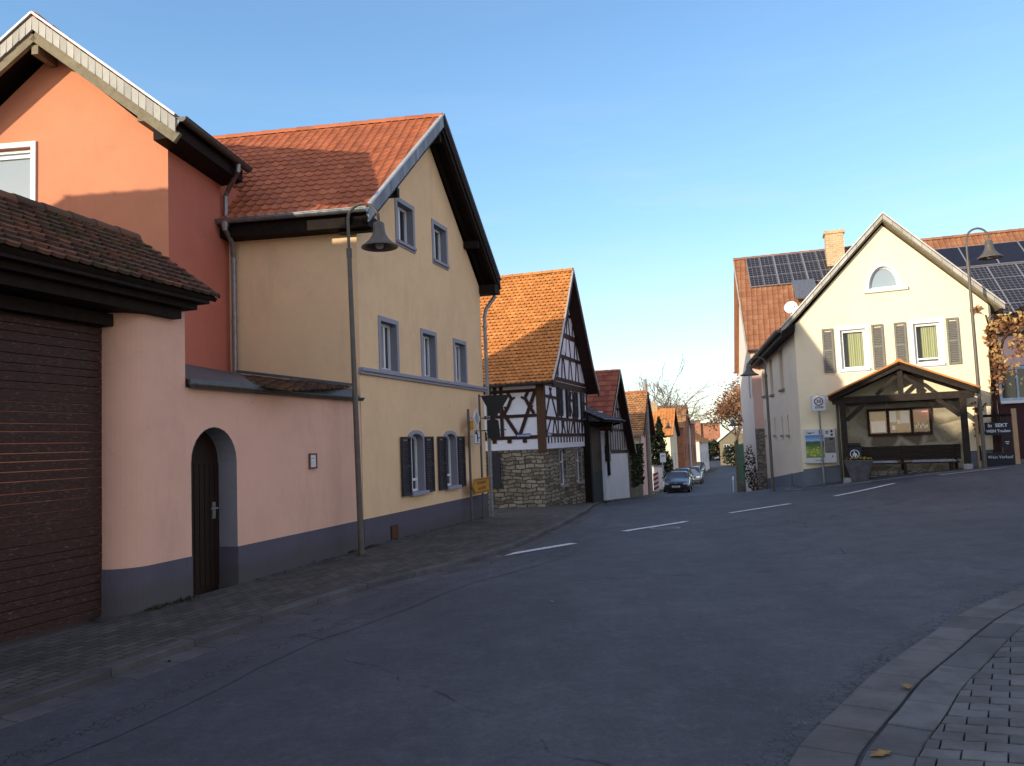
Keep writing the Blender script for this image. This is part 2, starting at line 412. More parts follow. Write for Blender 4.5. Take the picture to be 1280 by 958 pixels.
def branch(mb, p, d, L, r, depth, rnd, tips, minr=.008, up=.12, kids=(2,3), spread=.55, sides=5):
    pts = [V(p)]; rad = [r]; q = V(p); dd = V(d).normalized(); k = 4
    for i in range(k):
        dd = (dd+V((rnd.gauss(0,.13), rnd.gauss(0,.13), rnd.gauss(0,.1)+up*.3))).normalized()
        q = q+dd*L/k; pts.append(q.copy()); rad.append(max(minr, r*(1-.42*(i+1)/k)))
    mb.tube(pts, rad, sides if depth > 1 else 3, cap=False, tint=min(1, depth/5))
    if depth <= 0: tips.append(q); return
    for j in range(rnd.randint(*kids)+(1 if depth > 2 else 0)):
        s = rnd.uniform(.45, 1.) if j else 1.; i = min(k, max(1, int(s*k))); base = pts[i]
        nd_ = (dd+V((rnd.gauss(0,spread), rnd.gauss(0,spread), rnd.gauss(0,spread*.75)+up))).normalized()
        branch(mb, base, nd_, L*rnd.uniform(.58,.85), rad[i]*rnd.uniform(.55,.75), depth-1, rnd, tips, minr, up, kids, spread, sides)

# ------------------------------------------------------------------ lettering
def text(par, body, fr, u, o, z, size, mat, align='CENTER', name='lettering', squash=1.0, bold=0):
    cu = bpy.data.curves.new(name, 'FONT'); cu.body = body; cu.size = size; cu.align_x = align; cu.align_y = 'CENTER'; cu.offset = bold; cu.resolution_u = 3
    t = bpy.data.objects.new(name, cu); COL.objects.link(t); dg = bpy.context.evaluated_depsgraph_get(); dg.update()
    me = bpy.data.meshes.new_from_object(t.evaluated_get(dg)); bpy.data.objects.remove(t); off = origin(par)
    for vv in me.vertices:
        x, y = vv.co.x*squash, vv.co.y; vv.co = fr(u+x, o, z+y)-off
    me.materials.clear(); me.materials.append(mat); me.name = name
    ob = bpy.data.objects.new(name, me); COL.objects.link(ob); ob.parent = par
    return ob
# ------------------------------------------------------------------ materials
M = {}
M['cream'] = plaster('cream_plaster', (.87,.60,.35), (.30,.22,.15), .42)
M['pink'] = plaster('pink_plaster', (.80,.48,.355), (.26,.19,.14), .45)
M['salmon'] = plaster('salmon_plaster', (.72,.292,.160), (.25,.10,.07), .3)
M['yellow'] = plaster('pale_yellow_plaster', (.94,.80,.55), (.5,.42,.3), .25)
M['lead'] = simple('lead_sheet', (.10,.115,.13), .5, .3, .2)
M['sidecream'] = plaster('beige_plaster', (.90,.75,.57), (.4,.32,.24), .3)
M['white_pl'] = plaster('white_plaster', (.86,.89,.95), (.4,.38,.36), .2)
M['offwhite'] = plaster('offwhite_plaster', (.72,.68,.64), (.3,.28,.25), .45)
M['rosa'] = plaster('rose_plaster', (.78,.52,.45), (.35,.25,.2), .35)
M['plinth'] = plaster('slate_grey_paint', (.112,.102,.134), (.04,.04,.04), .4, grime=.35)
M['plinth2'] = plaster('blue_grey_paint', (.16,.18,.21), (.06,.06,.06), .5)
M['grey_paint'] = plaster('grey_paint', (.33,.33,.385), (.15,.14,.14), .25, fine=.1)
M['reveal'] = plaster('reveal_paint', (.26,.26,.29), (.1,.1,.1), .3)
M['dark_wood'] = wood('dark_stained_wood', (.010,.0065,.005), (.022,.014,.011), (1,1,1), spec=.12)
M['shelter_wood'] = wood('shelter_timber', (.018,.013,.010), (.040,.029,.022), (1,1,1), spec=.15)
M['slate_trim'] = tinted('slate_verge', (.16,.18,.22), (.30,.33,.38), .6)
M['pale_trim'] = tinted('pale_verge', (.36,.345,.30), (.52,.495,.44), .6)
M['trim_metal'] = simple('zinc_sheet', (.52,.50,.46), .45, .35, .15)
M['zinc'] = simple('weathered_zinc', (.26,.27,.28), .42, .7, .25, 9)
M['gutter_dark'] = simple('dark_gutter', (.10,.095,.09), .45, .5, .3, 9)
M['olive_wood'] = wood('weathered_beam', (.16,.13,.08), (.26,.22,.14), (1,1,1))
M['roof_red'] = tinted('red_roof_tile', (.40,.125,.055), (.54,.175,.078), .75)
M['roof_brown'] = tinted('brown_red_tile', (.30,.125,.062), (.40,.185,.092), .8)
M['roof_orange'] = tinted('orange_roof_tile', (.56,.215,.058), (.72,.30,.088), .8)
M['roof_old'] = tinted('old_mossy_tile', (.075,.045,.034), (.21,.092,.058), .9, (.10,.085,.04), .75, .6)
M['roof_far'] = tinted('worn_orange_tile', (.42,.19,.075), (.68,.34,.14), .85, (.3,.22,.1), .4)
M['slate_roof'] = tinted('slate_roof', (.09,.10,.115), (.19,.20,.225), .55)
M['white_frame'] = simple('white_upvc', (.78,.79,.80), .35, 0, .06, 3)
M['pane'] = glass('window_glass')
M['pale_pane'] = glass('window_with_blind', (.30,.36,.40), .12)
M['clear'] = glass('clear_glass', transp=1)
M['shutter_dark'] = wood('dark_shutter', (.028,.027,.037), (.05,.048,.062), (1,1,6))
M['shutter_grey'] = wood('grey_shutter', (.17,.16,.14), (.25,.235,.205), (1,1,4))
M['gate_wood'] = wood('gate_boards', (.026,.011,.0085), (.060,.025,.018), (1.5,1.5,9), .65, (.24,.17,.13), .85)
M['door_wood'] = wood('door_wood', (.014,.007,.0045), (.032,.015,.009), (9,9,1))
M['iron'] = simple('black_iron', (.02,.02,.022), .45, .3)
M['lamp_paint'] = simple('lamp_post_paint', (.115,.100,.082), .45, .1, .2, 8)
M['lamp_glass'] = simple('frosted_lamp_glass', (.55,.53,.48), .3)
M['timber'] = wood('red_brown_timber', (.028,.012,.010), (.056,.024,.019), (1,1,1))
M['timber_brown'] = wood('brown_corner_timber', (.075,.038,.020), (.12,.062,.034), (6,6,1))
M['stone'] = coursed('rubble_stone', [(.16,.135,.10),(.34,.29,.21),(.46,.41,.31),(.26,.225,.17)], (.085,.076,.062))
M['stone_lt'] = stone('rough_rubble', [(.22,.19,.15),(.34,.30,.24),(.28,.25,.2)], (.12,.11,.09), 4.5)
M['brickwork'] = bricks('yellow_bricks', (.50,.31,.13), (.66,.45,.22), (.62,.54,.42), .24, .085, .014)
M['red_brick'] = bricks('red_bricks', (.40,.13,.06), (.50,.19,.09), (.35,.27,.2), .5, .16, .02)
M['post_brown'] = simple('weathered_post', (.11,.10,.095), .6, .2, .25)
M['steel'] = simple('galvanised_steel', (.34,.35,.36), .4, .6, .2, 12)
M['concrete'] = simple('concrete', (.30,.29,.27), .9, 0, .25, 7, .15, .5)
M['sign_white'] = simple('sign_white', (.72,.73,.74), .35, 0, .05)
M['sign_grey'] = simple('sign_back', (.42,.42,.40), .45, .3, .12)
M['sign_black'] = simple('sign_black', (.015,.015,.017), .4)
M['sign_yellow'] = simple('sign_yellow', (.50,.24,.025), .45, 0, .14)
M['sign_red'] = simple('sign_red', (.42,.03,.03), .4)
M['sign_blue'] = simple('enamel_blue', (.03,.07,.22), .35)
M['brown_paint'] = simple('brown_lettering', (.16,.06,.015), .6)

# ------------------------------------------------------------------ cream house on the left
FC = Fr((-2.70,14.19), 17.55); e_ = V((-.989,.146,0))
ch = thing('cream_house', 'tall cream gabled house with grey framed windows and red roof, behind the left lamp post', 'house', (-2.70,14.19,-.1))
gw = [rect(1.71,2.44,5.86,6.68), rect(3.56,4.27,5.86,6.68)]
uw = [rect(.84,1.51,3.20,4.12), rect(2.77,3.43,3.20,4.12), rect(4.61,5.27,3.20,4.12)]
lw = [arch(1.98,2.62,.80,1.84,1.98), arch(3.82,4.46,.80,1.84,1.98)]
def lower(hl): return hl
mb = MB(); wall(mb, FC, [(0,.46),(6.5,.46),(6.5,5.72),(3.25,8.66),(0,5.72)], gw+uw+lw, .20)
FCs = Fr((FC.o+e_*9)[:2], 98.4); wall(mb, FCs, rect(0,9,-.5,5.74))
FCr = Fr((FC(6.5,0,0))[:2], -81.6); wall(mb, FCr, rect(0,9,-.9,5.74))
pA, pB = FC(0,0,0)+e_*9, FC(6.5,0,0)+e_*9
mb.face([pB+V((0,0,-.9)), pA+V((0,0,-.5)), pA+V((0,0,5.72)), (pA+pB)/2+V((0,0,8.66)), pB+V((0,0,5.72))])
mb.build('wall', M['cream'], ch)
mb = MB(); FC.box(mb, -.012, 6.512, -.3, .018, -.9, .475); mb.build('plinth', M['plinth'], ch)
mb = MB(); FC.box(mb, -.03, 6.53, -.02, .05, 3.045, 3.10); FC.box(mb, -.03, 6.53, -.02, .085, 3.10, 3.165); mb.build('string_course', M['grey_paint'], ch, bevel=.008)
for hl in gw: window(ch, FC, hl, -.13, M['white_frame'], M['pane'], .055, (.5,), lining=M['reveal'], surround=(.095, M['grey_paint'], .02), sill=(M['grey_paint'], .06, .05))
for hl in uw: window(ch, FC, hl, -.13, M['white_frame'], M['pane'], .055, (.62,), lining=M['reveal'], surround=(.09, M['grey_paint'], .02))
for hl in lw:
    window(ch, FC, hl, -.13, M['white_frame'], M['pane'], .055, (.55,), (.18,), lining=M['reveal'], surround=(.075, M['grey_paint'], .02), sill=(M['grey_paint'], .10, .06))
    u0, u1 = hl[0][0], hl[1][0]
    shutter(ch, FC, u0-.45, u0-.06, .76, 1.92, M['shutter_dark']); shutter(ch, FC, u1+.06, u1+.45, .76, 1.92, M['shutter_dark'])
# roof
G = lambda u, z, k=-.41: FC(u,0,z)+e_*k
eL, rg, eR = (-.40,5.93), (3.25,9.0), (6.86,5.93)
mb = MB(); tiles(mb, G(rg[0],rg[1],9.3), G(*rg), G(*eL), G(eL[0],eL[1],9.3), .19, .25, 'wave', 5)
tiles(mb, G(*rg), G(rg[0],rg[1],9.3), G(eR[0],eR[1],9.3), G(*eR), .19, .25, 'wave', 6)
rf = mb.build('roof', M['roof_red'], ch)
mb = MB(); ridge(mb, G(3.25,8.98,9.3), G(3.25,8.98,-.43), .12, .42); mb.build('ridge_tiles', M['roof_red'], rf)
mb = MB(); slab(mb, G(3.25,9.0,9.3), G(3.25,9.0), G(*eL), G(eL[0],eL[1],9.3), .10, .03); slab(mb, G(*rg), G(rg[0],rg[1],9.3), G(eR[0],eR[1],9.3), G(*eR), .10, .03)
mb.build('soffit', M['dark_wood'], rf)
def verge(par, G, p, q, hgt, mat, cap, dark, n=30, k0=-.415, slates=True):
    """slate strip with a metal cap along a gable edge p -> q (u,z pairs)"""
    mb = MB(); rnd = random.Random(n); e = .0
    for i in range(n):
        a, b = i/n, (i+.955)/n
        f = lambda t, dz, kk: G(p[0]+(q[0]-p[0])*t, p[1]+(q[1]-p[1])*t+dz, kk)
        x = rnd.uniform(0, .012)
        mb.hexa(f(a,-hgt+x,k0), f(b,-hgt+x,k0), f(b,.0,k0), f(a,.0,k0), f(a,-hgt+x,k0-.022), f(b,-hgt+x,k0-.03), f(b,0,k0-.022), f(a,0,k0-.022), rnd.random())
    mb.bar(G(p[0],p[1]-hgt*.5,k0+.012), G(q[0],q[1]-hgt*.5,k0+.012), .02, hgt*.74, tint=-.3); vg = mb.build('verge', mat, par)
    mb = MB(); mb.bar(G(p[0],p[1]+.05,k0-.02), G(q[0],q[1]+.045,k0-.02), .07, .035); mb.build('verge_cap', cap, vg)
    return vg
verge(ch, G, eL, rg, .26, M['slate_trim'], M['trim_metal'], None, 34)
verge(ch, G, rg, eR, .22, M['dark_wood'], M['slate_trim'], None, 30)
mb = MB()
for p, q in ((eL, rg), (rg, eR)):      # rafters under the verge
    for k in (-.36, -.06): mb.bar(G(p[0],p[1]-.24,k), G(q[0],q[1]-.24,k), .09, .15)
mb.build('barge_rafters', M['dark_wood'], ch)
for u, z in ((3.25,8.50), (1.0,6.62), (5.5,6.62), (-.12,5.66), (6.62,5.66)):
    mb = MB(); mb.bar(G(u,z,-.36), G(u,z,.25), .15, .17); mb.build('purlin_end', M['dark_wood'], ch)
mb = MB(); mb.hexa(*[G(u,z,k) for k in (-.40,9.2) for u, z in ((-.36,5.62),(0,5.62),(0,5.80),(-.36,5.86))]); mb.build('eave_box', M['dark_wood'], ch)
mb = MB(); mb.hexa(*[G(u,z,k) for k in (-.42,9.2) for u, z in ((6.45,5.58),(6.84,5.58),(6.84,5.86),(6.45,5.80))]); mb.build('eave_box', M['dark_wood'], ch)
gz = -.48; mb = MB(); gutter(mb, G(gz,5.90,9.2), G(gz,5.90,-.44), .072); gt = mb.build('gutter', M['zinc'], ch)
mb = MB(); q = G(-.05,5.55,2.30); mb.tube([G(gz,5.84,2.2), G(gz,5.74,2.2), G(-.20,5.55,2.26), G(-.10,5.3,2.30), G(-.10,3.05,2.30)], .046, 10)
mb.tube([G(gz,5.86,2.2), G(gz,5.70,2.2)], [.085,.05], 10)
for z in (5.2,4.1): mb.tube([G(-.10,z,2.30), G(-.10,z+.04,2.30)], .056, 10)
mb.build('downpipe', M['zinc'], ch)
mb = MB(); mb.tube([FC(6.84,.3,5.55), FC(6.66,.1,5.2), FC(6.60,.07,5.0), FC(6.62,.07,-.25)], .05, 10)
for z in (4.7,3.3,1.9,.9): mb.tube([FC(6.61,.07,z), FC(6.61,.07,z+.04)], .062, 10)
mb.build('downpipe', M['zinc'], ch)
mb = MB(); FC.box(mb, 1.0,1.30,.0,.03,.0,.25); v_ = mb.build('cellar_vent', M['iron'], ch)
mb = MB()
for i in range(6): FC.box(mb, 1.02,1.28,.03,.042,.025+i*.037,.043+i*.037)
mb.build('grille', M['brown_paint'], v_)

# ------------------------------------------------------------------ salmon house
SC = V((-5.35,12.46,0)); dS = V((.9945,-.1045,0)); nS = V((-.1045,-.9945,0))
FS = Fr((SC-dS*3.9)[:2], 96); FSs = Fr(SC[:2], 6)
sh = thing('salmon_house', 'salmon red gabled house at the far left with pale slate verge', 'house', (SC.x, SC.y, -.1))
swin = rect(.76,1.56,5.90,6.84)
mb = MB(); wall(mb, FS, [(0,-.5),(3.9,-.5),(3.9,6.72),(1.95,8.38),(0,6.72)], [swin], .18)
FSl = Fr((SC-dS*3.9+V((.1045,.9945,0))*2.6)[:2], 186); wall(mb, FSl, rect(0,2.6,-.5,6.74))
q = [SC-dS*k+V((.146,.989,z)) for k, z in ()] 
back = lambda u, z: FS(u,-2.6,z)
mb.face([back(3.9,-.5), back(0,-.5), back(0,6.72), back(1.95,8.38), back(3.9,6.72)])
mb.build('wall', M['salmon'], sh)
mb = MB(); wall(mb, FSs, rect(0,2.6,-.5,6.72)); mb.build('side_wall', plaster('salmon_plaster_shaded', (.58,.185,.125), (.2,.09,.07), .35), sh)  # salmon plaster darkened in its colour to mimic the shaded side
window(sh, FS, swin, -.07, M['white_frame'], M['pale_pane'], .06, None, (.92,), surround=(.085, M['sign_white'], .03), sill=(M['sign_white'], .07, .05))
GS = lambda u, z, k=-.5: FS(u, -k, z)
sL, sr, sR = (-.42,6.88), (1.95,8.74), (4.32,6.88)
mb = MB(); tiles(mb, GS(*sr), GS(1.95,8.74,6.0), GS(4.32,6.88,1.86), GS(*sR), .19, .25, 'wave', 8)
tiles(mb, GS(1.95,8.74,6.0), GS(*sr), GS(*sL), GS(-.42,6.88,1.86), .19, .25, 'wave', 9)
sf = mb.build('roof', M['roof_red'], sh)
mb = MB(); slab(mb, GS(*sr), GS(1.95,8.74,6.0), GS(4.32,6.88,1.86), GS(*sR), .09, .03); slab(mb, GS(1.95,8.74,6.0), GS(*sr), GS(*sL), GS(-.42,6.88,1.86), .09, .03)
mb.build('soffit', M['dark_wood'], sf)
mb = MB(); ridge(mb, GS(1.95,8.72,-.52), GS(1.95,8.72,6.0)); mb.build('ridge_tiles', M['roof_red'], sf)
verge(sh, GS, sr, sR, .23, M['pale_trim'], M['trim_metal'], None, 20, -.505)
verge(sh, GS, sL, sr, .23, M['pale_trim'], M['trim_metal'], None, 22, -.505)
mb = MB()
for p, q in ((sL, sr), (sr, sR)): mb.bar(GS(p[0],p[1]-.30,-.46), GS(q[0],q[1]-.30,-.46), .07, .17)
mb.build('barge_rafters', M['olive_wood'], sh)
for u, z in ((1.95,8.22), (3.72,6.98), (.18,6.98)):
    mb = MB(); mb.bar(GS(u,z,-.46), GS(u,z,.15), .11, .15); mb.build('purlin_end', M['olive_wood'], sh)
mb = MB(); mb.hexa(*[GS(u,z,k) for k in (-.42,1.84) for u, z in ((3.9,6.60),(4.30,6.64),(4.30,6.84),(3.9,6.80))]); mb.build('eave_box', M['dark_wood'], sh)
mb = MB(); gutter(mb, GS(4.40,6.90,-.50), GS(4.40,6.90,1.88), .075); mb.build('gutter', M['gutter_dark'], sh)
mb = MB(); mb.tube([GS(4.40,6.84,1.45), GS(4.40,6.72,1.45), GS(4.05,6.50,1.78), GS(3.98,6.40,1.82), GS(3.98,5.95,1.82)], .042, 10); mb.build('downpipe', M['zinc'], sh)

# ------------------------------------------------------------------ courtyard wall with arched door
yw = thing('courtyard_wall', 'long pink plastered courtyard wall with arched door between gate and cream house', 'wall', FC(-2.3,0,0))
door_o = arch(-4.41,-3.51,-.4,1.62,2.07,14)
mb = MB(); wall(mb, FC, [(-4.5,-.4),(-.02,-.4),(-.02,2.56),(-4.5,2.56)], [door_o], .32); FC.box(mb, -4.5,-.02,-.30,-.28,2.1,2.56)
mb.build('wall', M['pink'], yw)
mb = MB(); FC.box(mb, -3.505,-.03,-.02,.018,-.4,.475); FC.box(mb, -3.525,-3.508,-.30,.018,-.4,.475); mb.build('plinth', M['plinth'], yw)
mb = MB(); FC.box(mb, -4.5,-4.415,-.02,.018,-.4,.475); mb.build('plinth', M['plinth'], yw)
mb = MB(); inn = inset(door_o, .004); reveal(mb, FC, [p for p in inn], .002, -.3); mb.build('reveal_lining', M['reveal'], yw)
mb = MB(); dl = inset(door_o, -.01); sheet(mb, FC, dl, (), -.30)
for i in range(9): FC.box(mb, -4.40+i*.1, -4.40+i*.1+.085, -.30, -.288, -.02, 1.6)
dr = mb.build('door', M['door_wood'], yw)
mb = MB(); FC.box(mb, -3.66,-3.60,-.288,-.275,.86,1.08); mb.tube([FC(-3.63,-.275,1.0), FC(-3.63,-.22,1.0), FC(-3.76,-.22,1.0)], .012, 8); mb.build('handle', M['steel'], dr)
mb = MB(); gutter(mb, FC(-4.48,.09,2.60), FC(-.12,.09,2.60), .05); mb.build('gutter', M['gutter_dark'], yw)
mb = MB(); A_, B_, C_, D_ = FC(-3.1,.03,2.64), FC(-.05,.03,2.66), V((-2.85,14.10,2.80)), V((-4.96,14.38,3.13))
tiles(mb, D_, C_, B_, A_, .18, .16, 'flat', 12); mb.build('lean_to_roof', M['roof_old'], yw)
mb = MB(); slab(mb, D_, V((-2.80,14.10,2.80)), FC(-.02,.02,2.64), FC(-3.1,.02,2.62), .04, .03); FC.box(mb, -4.5,-.02,-.28,0,2.56,2.60); mb.build('coping', M['gutter_dark'], yw)
mb = MB(); mb.face([FC(-4.46,.06,2.63), FC(-3.02,.06,2.66), V((-4.90,14.40,3.16)), V((-5.40,12.0,3.20))]); FC.box(mb, -4.48,-3.0,.03,.06,2.60,2.665)
mb.bar(V((-4.95,14.36,3.20)), V((-2.78,14.06,2.84)), .05, .05); mb.build('flashing', M['lead'], yw)

pq = thing('wall_plaque', 'small white plaque in dark frame on the pink courtyard wall', 'plaque', FC(-1.63,.02,1.5))
mb = MB(); ring(mb, FC, rect(-1.735,-1.525,1.435,1.675), rect(-1.712,-1.548,1.458,1.652), .03, .028); mb.build('frame', simple('brown_frame', (.16,.07,.055), .6), pq)
mb = MB(); sheet(mb, FC, rect(-1.71,-1.55,1.46,1.65), (), .018); mb.build('board', M['sign_white'], pq)
mb = MB(); sheet(mb, FC, rect(-1.685,-1.585,1.585,1.605), (), .021)
for i in range(4): sheet(mb, FC, rect(-1.68,-1.60+.02*(i % 2),1.48+i*.022,1.486+i*.022), (), .021)
mb.build('lettering', M['sign_grey'], pq)

# ------------------------------------------------------------------ gateway with roof
gy = thing('gateway', 'tiled roof over a broad brown board gate with rounded pink pillar', 'gateway', FC(-5.3,0,0))
prof = [(-5.45,-.55)]+[(-5.45+.36*(1-math.cos(t*math.pi/20)), -.35+.35*math.sin(t*math.pi/20)) for t in range(0,11)]+[(-4.5,0),(-4.5,-.6)]
mb = MB(); mb.grid([[FC(u,o,.46) for u, o in prof], [FC(u,o,3.50) for u, o in prof]]); mb.face([FC(u,o,3.5) for u, o in prof])
mb.build('pillar', M['pink'], gy, smooth=False)
pp = [(-5.462,-.55)]+[(-5.465+.375*(1-math.cos(t*math.pi/20)), -.35+.368*math.sin(t*math.pi/20)) for t in range(0,11)]+[(-4.502,.018),(-4.502,-.5)]
mb = MB(); mb.grid([[FC(u,o,-.4) for u, o in pp], [FC(u,o,.475) for u, o in pp]]); mb.face([FC(u,o,.475) for u, o in pp]); mb.build('plinth', M['plinth'], gy)
mb = MB(); z = -.02; rnd = random.Random(4)
while z < 3.30:
    dz = rnd.choice((.085,.10,.12)); FC.box(mb, -10.2,-5.46,-.42,-.35+rnd.uniform(-.0012,.0012),z,z+dz-.008, rnd.random()); z += dz
mb.build('gate_door', M['gate_wood'], gy)
mb = MB(); FC.box(mb, -10.2,-5.44,-.40,-.20,3.22,3.36); FC.box(mb, -10.2,-4.70,-.55,.12,3.38,3.50); FC.box(mb, -10.2,-4.56,-.55,.24,3.50,3.575); FC.box(mb, -10.2,-4.48,-.6,.36,3.575,3.63)
mb.build('lintel_beam', M['dark_wood'], gy)
mb = MB(); gr0, gr1 = FC(-10.2,-.80,4.55), FC(-4.44,-.80,4.55); tiles(mb, gr0, gr1, FC(-4.36,.42,3.67), FC(-10.2,.42,3.67), .165, .15, 'flat', 21)
tiles(mb, gr1, gr0, FC(-10.2,-2.0,3.67), FC(-4.36,-2.0,3.67), .175, .165, 'flat', 22)
gr = mb.build('roof', M['roof_old'], gy)
mb = MB(); slab(mb, gr0, gr1, FC(-4.38,.41,3.67), FC(-10.2,.41,3.67), .05, .02); slab(mb, gr1, gr0, FC(-10.2,-1.98,3.67), FC(-4.38,-1.98,3.67), .05, .02)
mb.face([FC(-4.42,.35,3.63), FC(-4.44,-.8,4.5), FC(-4.42,-1.95,3.63)]); mb.build('roof_boards', M['dark_wood'], gr)
mb = MB(); ridge(mb, gr0, gr1, .10, .36, 5); ridge(mb, FC(-4.44,-.80,4.53), FC(-4.37,.40,3.69), .06, .30, 6); mb.build('ridge_tiles', M['roof_old'], gr)

# ------------------------------------------------------------------ street lamps
def make_lamp(mat):
    t = thing('street_lamp', 'x', 'street lamp', (0,0,0), 0, 'arched street lamps with bell shades')
    mb = MB(True); mb.tube([(0,0,-.3),(0,0,.0),(0,0,2.2),(0,0,5.0)], [.052,.050,.046,.038], 14); mb.tube([(0,0,0),(0,0,.05)], .068, 14); mb.build('pole', mat, t, smooth=True)
    mb = MB(True); mb.tube([(0,0,4.94),(0,0,5.10)], .046, 14); mb.build('collar', mat, t)
    mb = MB(True); pts = [(0,0,5.08),(0,0,5.55)]+[(.26-.26*math.cos(a*math.pi/12),0,5.60+.26*math.sin(a*math.pi/12)) for a in range(0,13)]+[(.52,0,5.5)]
    mb.tube(pts, .026, 10); mb.build('arm', mat, t, smooth=True)
    mb = MB(True); mb.lathe((.52,0,0), [(.03,5.53),(.07,5.525),(.095,5.50),(.102,5.38),(.118,5.31),(.165,5.23),(.235,5.16),(.302,5.115),(.312,5.095),(.304,5.088),(.235,5.13),(.14,5.20),(.09,5.30),(.02,5.34)], 26)
    s = mb.build('lamp_shade', mat, t, smooth=True)
    mb = MB(True); mb.lathe((.52,0,0), [(.0,5.07),(.05,5.08),(.07,5.11),(.08,5.19),(.07,5.27),(0,5.28)], 16); mb.build('bulb', M['lamp_glass'], s, smooth=True)
    return t
lamp = make_lamp(M['lamp_paint']); lamp.location = (-2.585,13.32,0); lamp.rotation_euler = (0, R(-.9), 0)
lamp['label'] = 'tall arched street lamp standing in front of the cream house corner'
dup(lamp, (12.45,21.36,h(12.45,21.36)), R(-24), 'sunlit arched street lamp at the right, before the pale yellow gable', scale=(1,1,1.10))
dup(lamp, (8.02,25.2,h(8.02,25.2)), R(165), 'dark arched street lamp at the left side wall of the pale yellow house', scale=(.95,.95,.72))
# ------------------------------------------------------------------ road signs at the cream house
FP = Fr(FC(0,.20,0)[:2], 17.55)
def pole(par, fr, u, o, z0, z1, r, mat, name='post'):
    mb = MB(); mb.tube([fr(u,o,z0), fr(u,o,z1)], r, 10); mb.lathe(fr(u,o,z1), [(r,0),(r*1.15,.004),(r*.8,.03),(0,.035)], 10); return mb.build(name, mat, par, smooth=False)
rs = thing('road_sign', 'white priority diamond sign above a black arrow panel on slim post at the cream house', 'road sign', FP(4.83,0,-.12))
pole(rs, FP, 4.83, 0, -.4, 2.52, .028, M['post_brown'])
mb = MB(); dm = [(5.265,2.09),(5.51,2.34),(5.265,2.585),(5.02,2.34)]; sheet(mb, FP, dm, (), .05); reveal(mb, FP, dm, .05, .035); sheet(mb, FP, dm[::-1], (), .035)
dmo = mb.build('diamond_panel', M['sign_white'], rs)
mb = MB(); sheet(mb, FP, [(5.265,2.165),(5.435,2.34),(5.265,2.51),(5.095,2.34)], (), .053); mb.build('diamond_centre', M['sign_grey'], dmo)
mb = MB(); FP.box(mb, 5.04,5.46,.03,.05,1.71,2.06); pn = mb.build('arrow_panel', M['sign_white'], rs)
mb = MB(); ring(mb, FP, rect(5.05,5.45,1.72,2.05), rect(5.07,5.43,1.74,2.03), .053, .002)
FP.box(mb, 5.235,5.30,.05,.055,1.77,1.90)
for k in range(8):
    a0, a1 = math.pi*k/8*.6, math.pi*(k+1)/8*.6; c = (5.17,1.90)
    mb.face([FP(c[0]+r*math.cos(a), .055, c[1]+r*math.sin(a)) for r, a in ((.065,a0),(.13,a0),(.13,a1),(.065,a1))])
FP.box(mb, 5.10,5.17,.05,.055,1.965,2.0); FP.box(mb, 5.30,5.40,.05,.055,1.86,1.885)
mb.build('black_symbol', M['sign_black'], pn)
mb = MB()
for z in (2.34,1.9): mb.bar(FP(4.83,.02,z), FP(5.27,.03,z), .02, .03)
mb.build('bracket', M['steel'], rs)
mb = MB(); FP.box(mb, 4.87,5.08,.0,.03,2.06,2.28); mb.build('yellow_tag', M['sign_yellow'], rs)

ws = thing('direction_sign', 'yellow arrow signpost pointing left, two posts at the cream house corner', 'road sign', FP(5.62,0,-.15))
pole(ws, FP, 5.62, 0, -.4, 2.90, .026, M['post_brown'])
ar = [(4.75,.745),(4.92,.56),(5.94,.56),(5.94,.915),(4.92,.915)]
mb = MB(); sheet(mb, FP, ar, (), .075); reveal(mb, FP, ar, .075, .045); sheet(mb, FP, ar[::-1], (), .045); pa = mb.build('arrow_board', M['sign_yellow'], ws)
mb = MB(); ring(mb, FP, inset(ar, .02), inset(ar, .04), .078, .002)
rnd = random.Random(3)
for z, a, b in ((.80,5.05,5.72),(.67,5.12,5.62)):
    u = a
    while u < b:
        w = rnd.uniform(.03,.06); FP.box(mb, u,u+w*.45,.075,.0785,z-.03,z+.045*rnd.uniform(.6,1)); FP.box(mb, u,u+w,.075,.0783,z+rnd.choice((-.03,.0,.025)),z+rnd.choice((.03,.0,.035))+.012); u += w+.02
mb.build('lettering', M['brown_paint'], pa)
sg = thing('hanging_sign', 'dark goblet shaped sign boards seen against the half timbered wall, on arms', 'sign', FP(5.62,.05,2.3))
FQ = Fr(V((-.80,19.62,0))[:2], 98)
mb = MB()
for z in (2.35,2.05): mb.bar(FQ(0,0,z), FQ(.62,0,z), .022, .022)
mb.bar(FQ(.0,0,2.89), FQ(.74,0,2.89), .025, .025); mb.build('arm', M['iron'], sg)
lp = [(.05,2.84),(.12,2.70),(.17,2.62),(.17,2.40),(.42,2.40),(.44,2.46),(.50,2.44),(.52,2.50),(.49,2.54),(.58,2.64),(.68,2.80),(.74,2.90),(.05,2.90)]
mb = MB(); mb.prism([FQ(u,.0,z) for u, z in lp], FQ.n*.03); mb.build('goblet_board', M['iron'], sg)
lp2 = [(.16,2.28),(.30,2.34),(.44,2.28),(.47,1.90),(.44,1.86),(.18,1.84),(.15,2.0)]
mb = MB(); mb.prism([FQ(u,.0,z) for u, z in lp2], FQ.n*.03); mb.build('lower_board', M['iron'], sg)

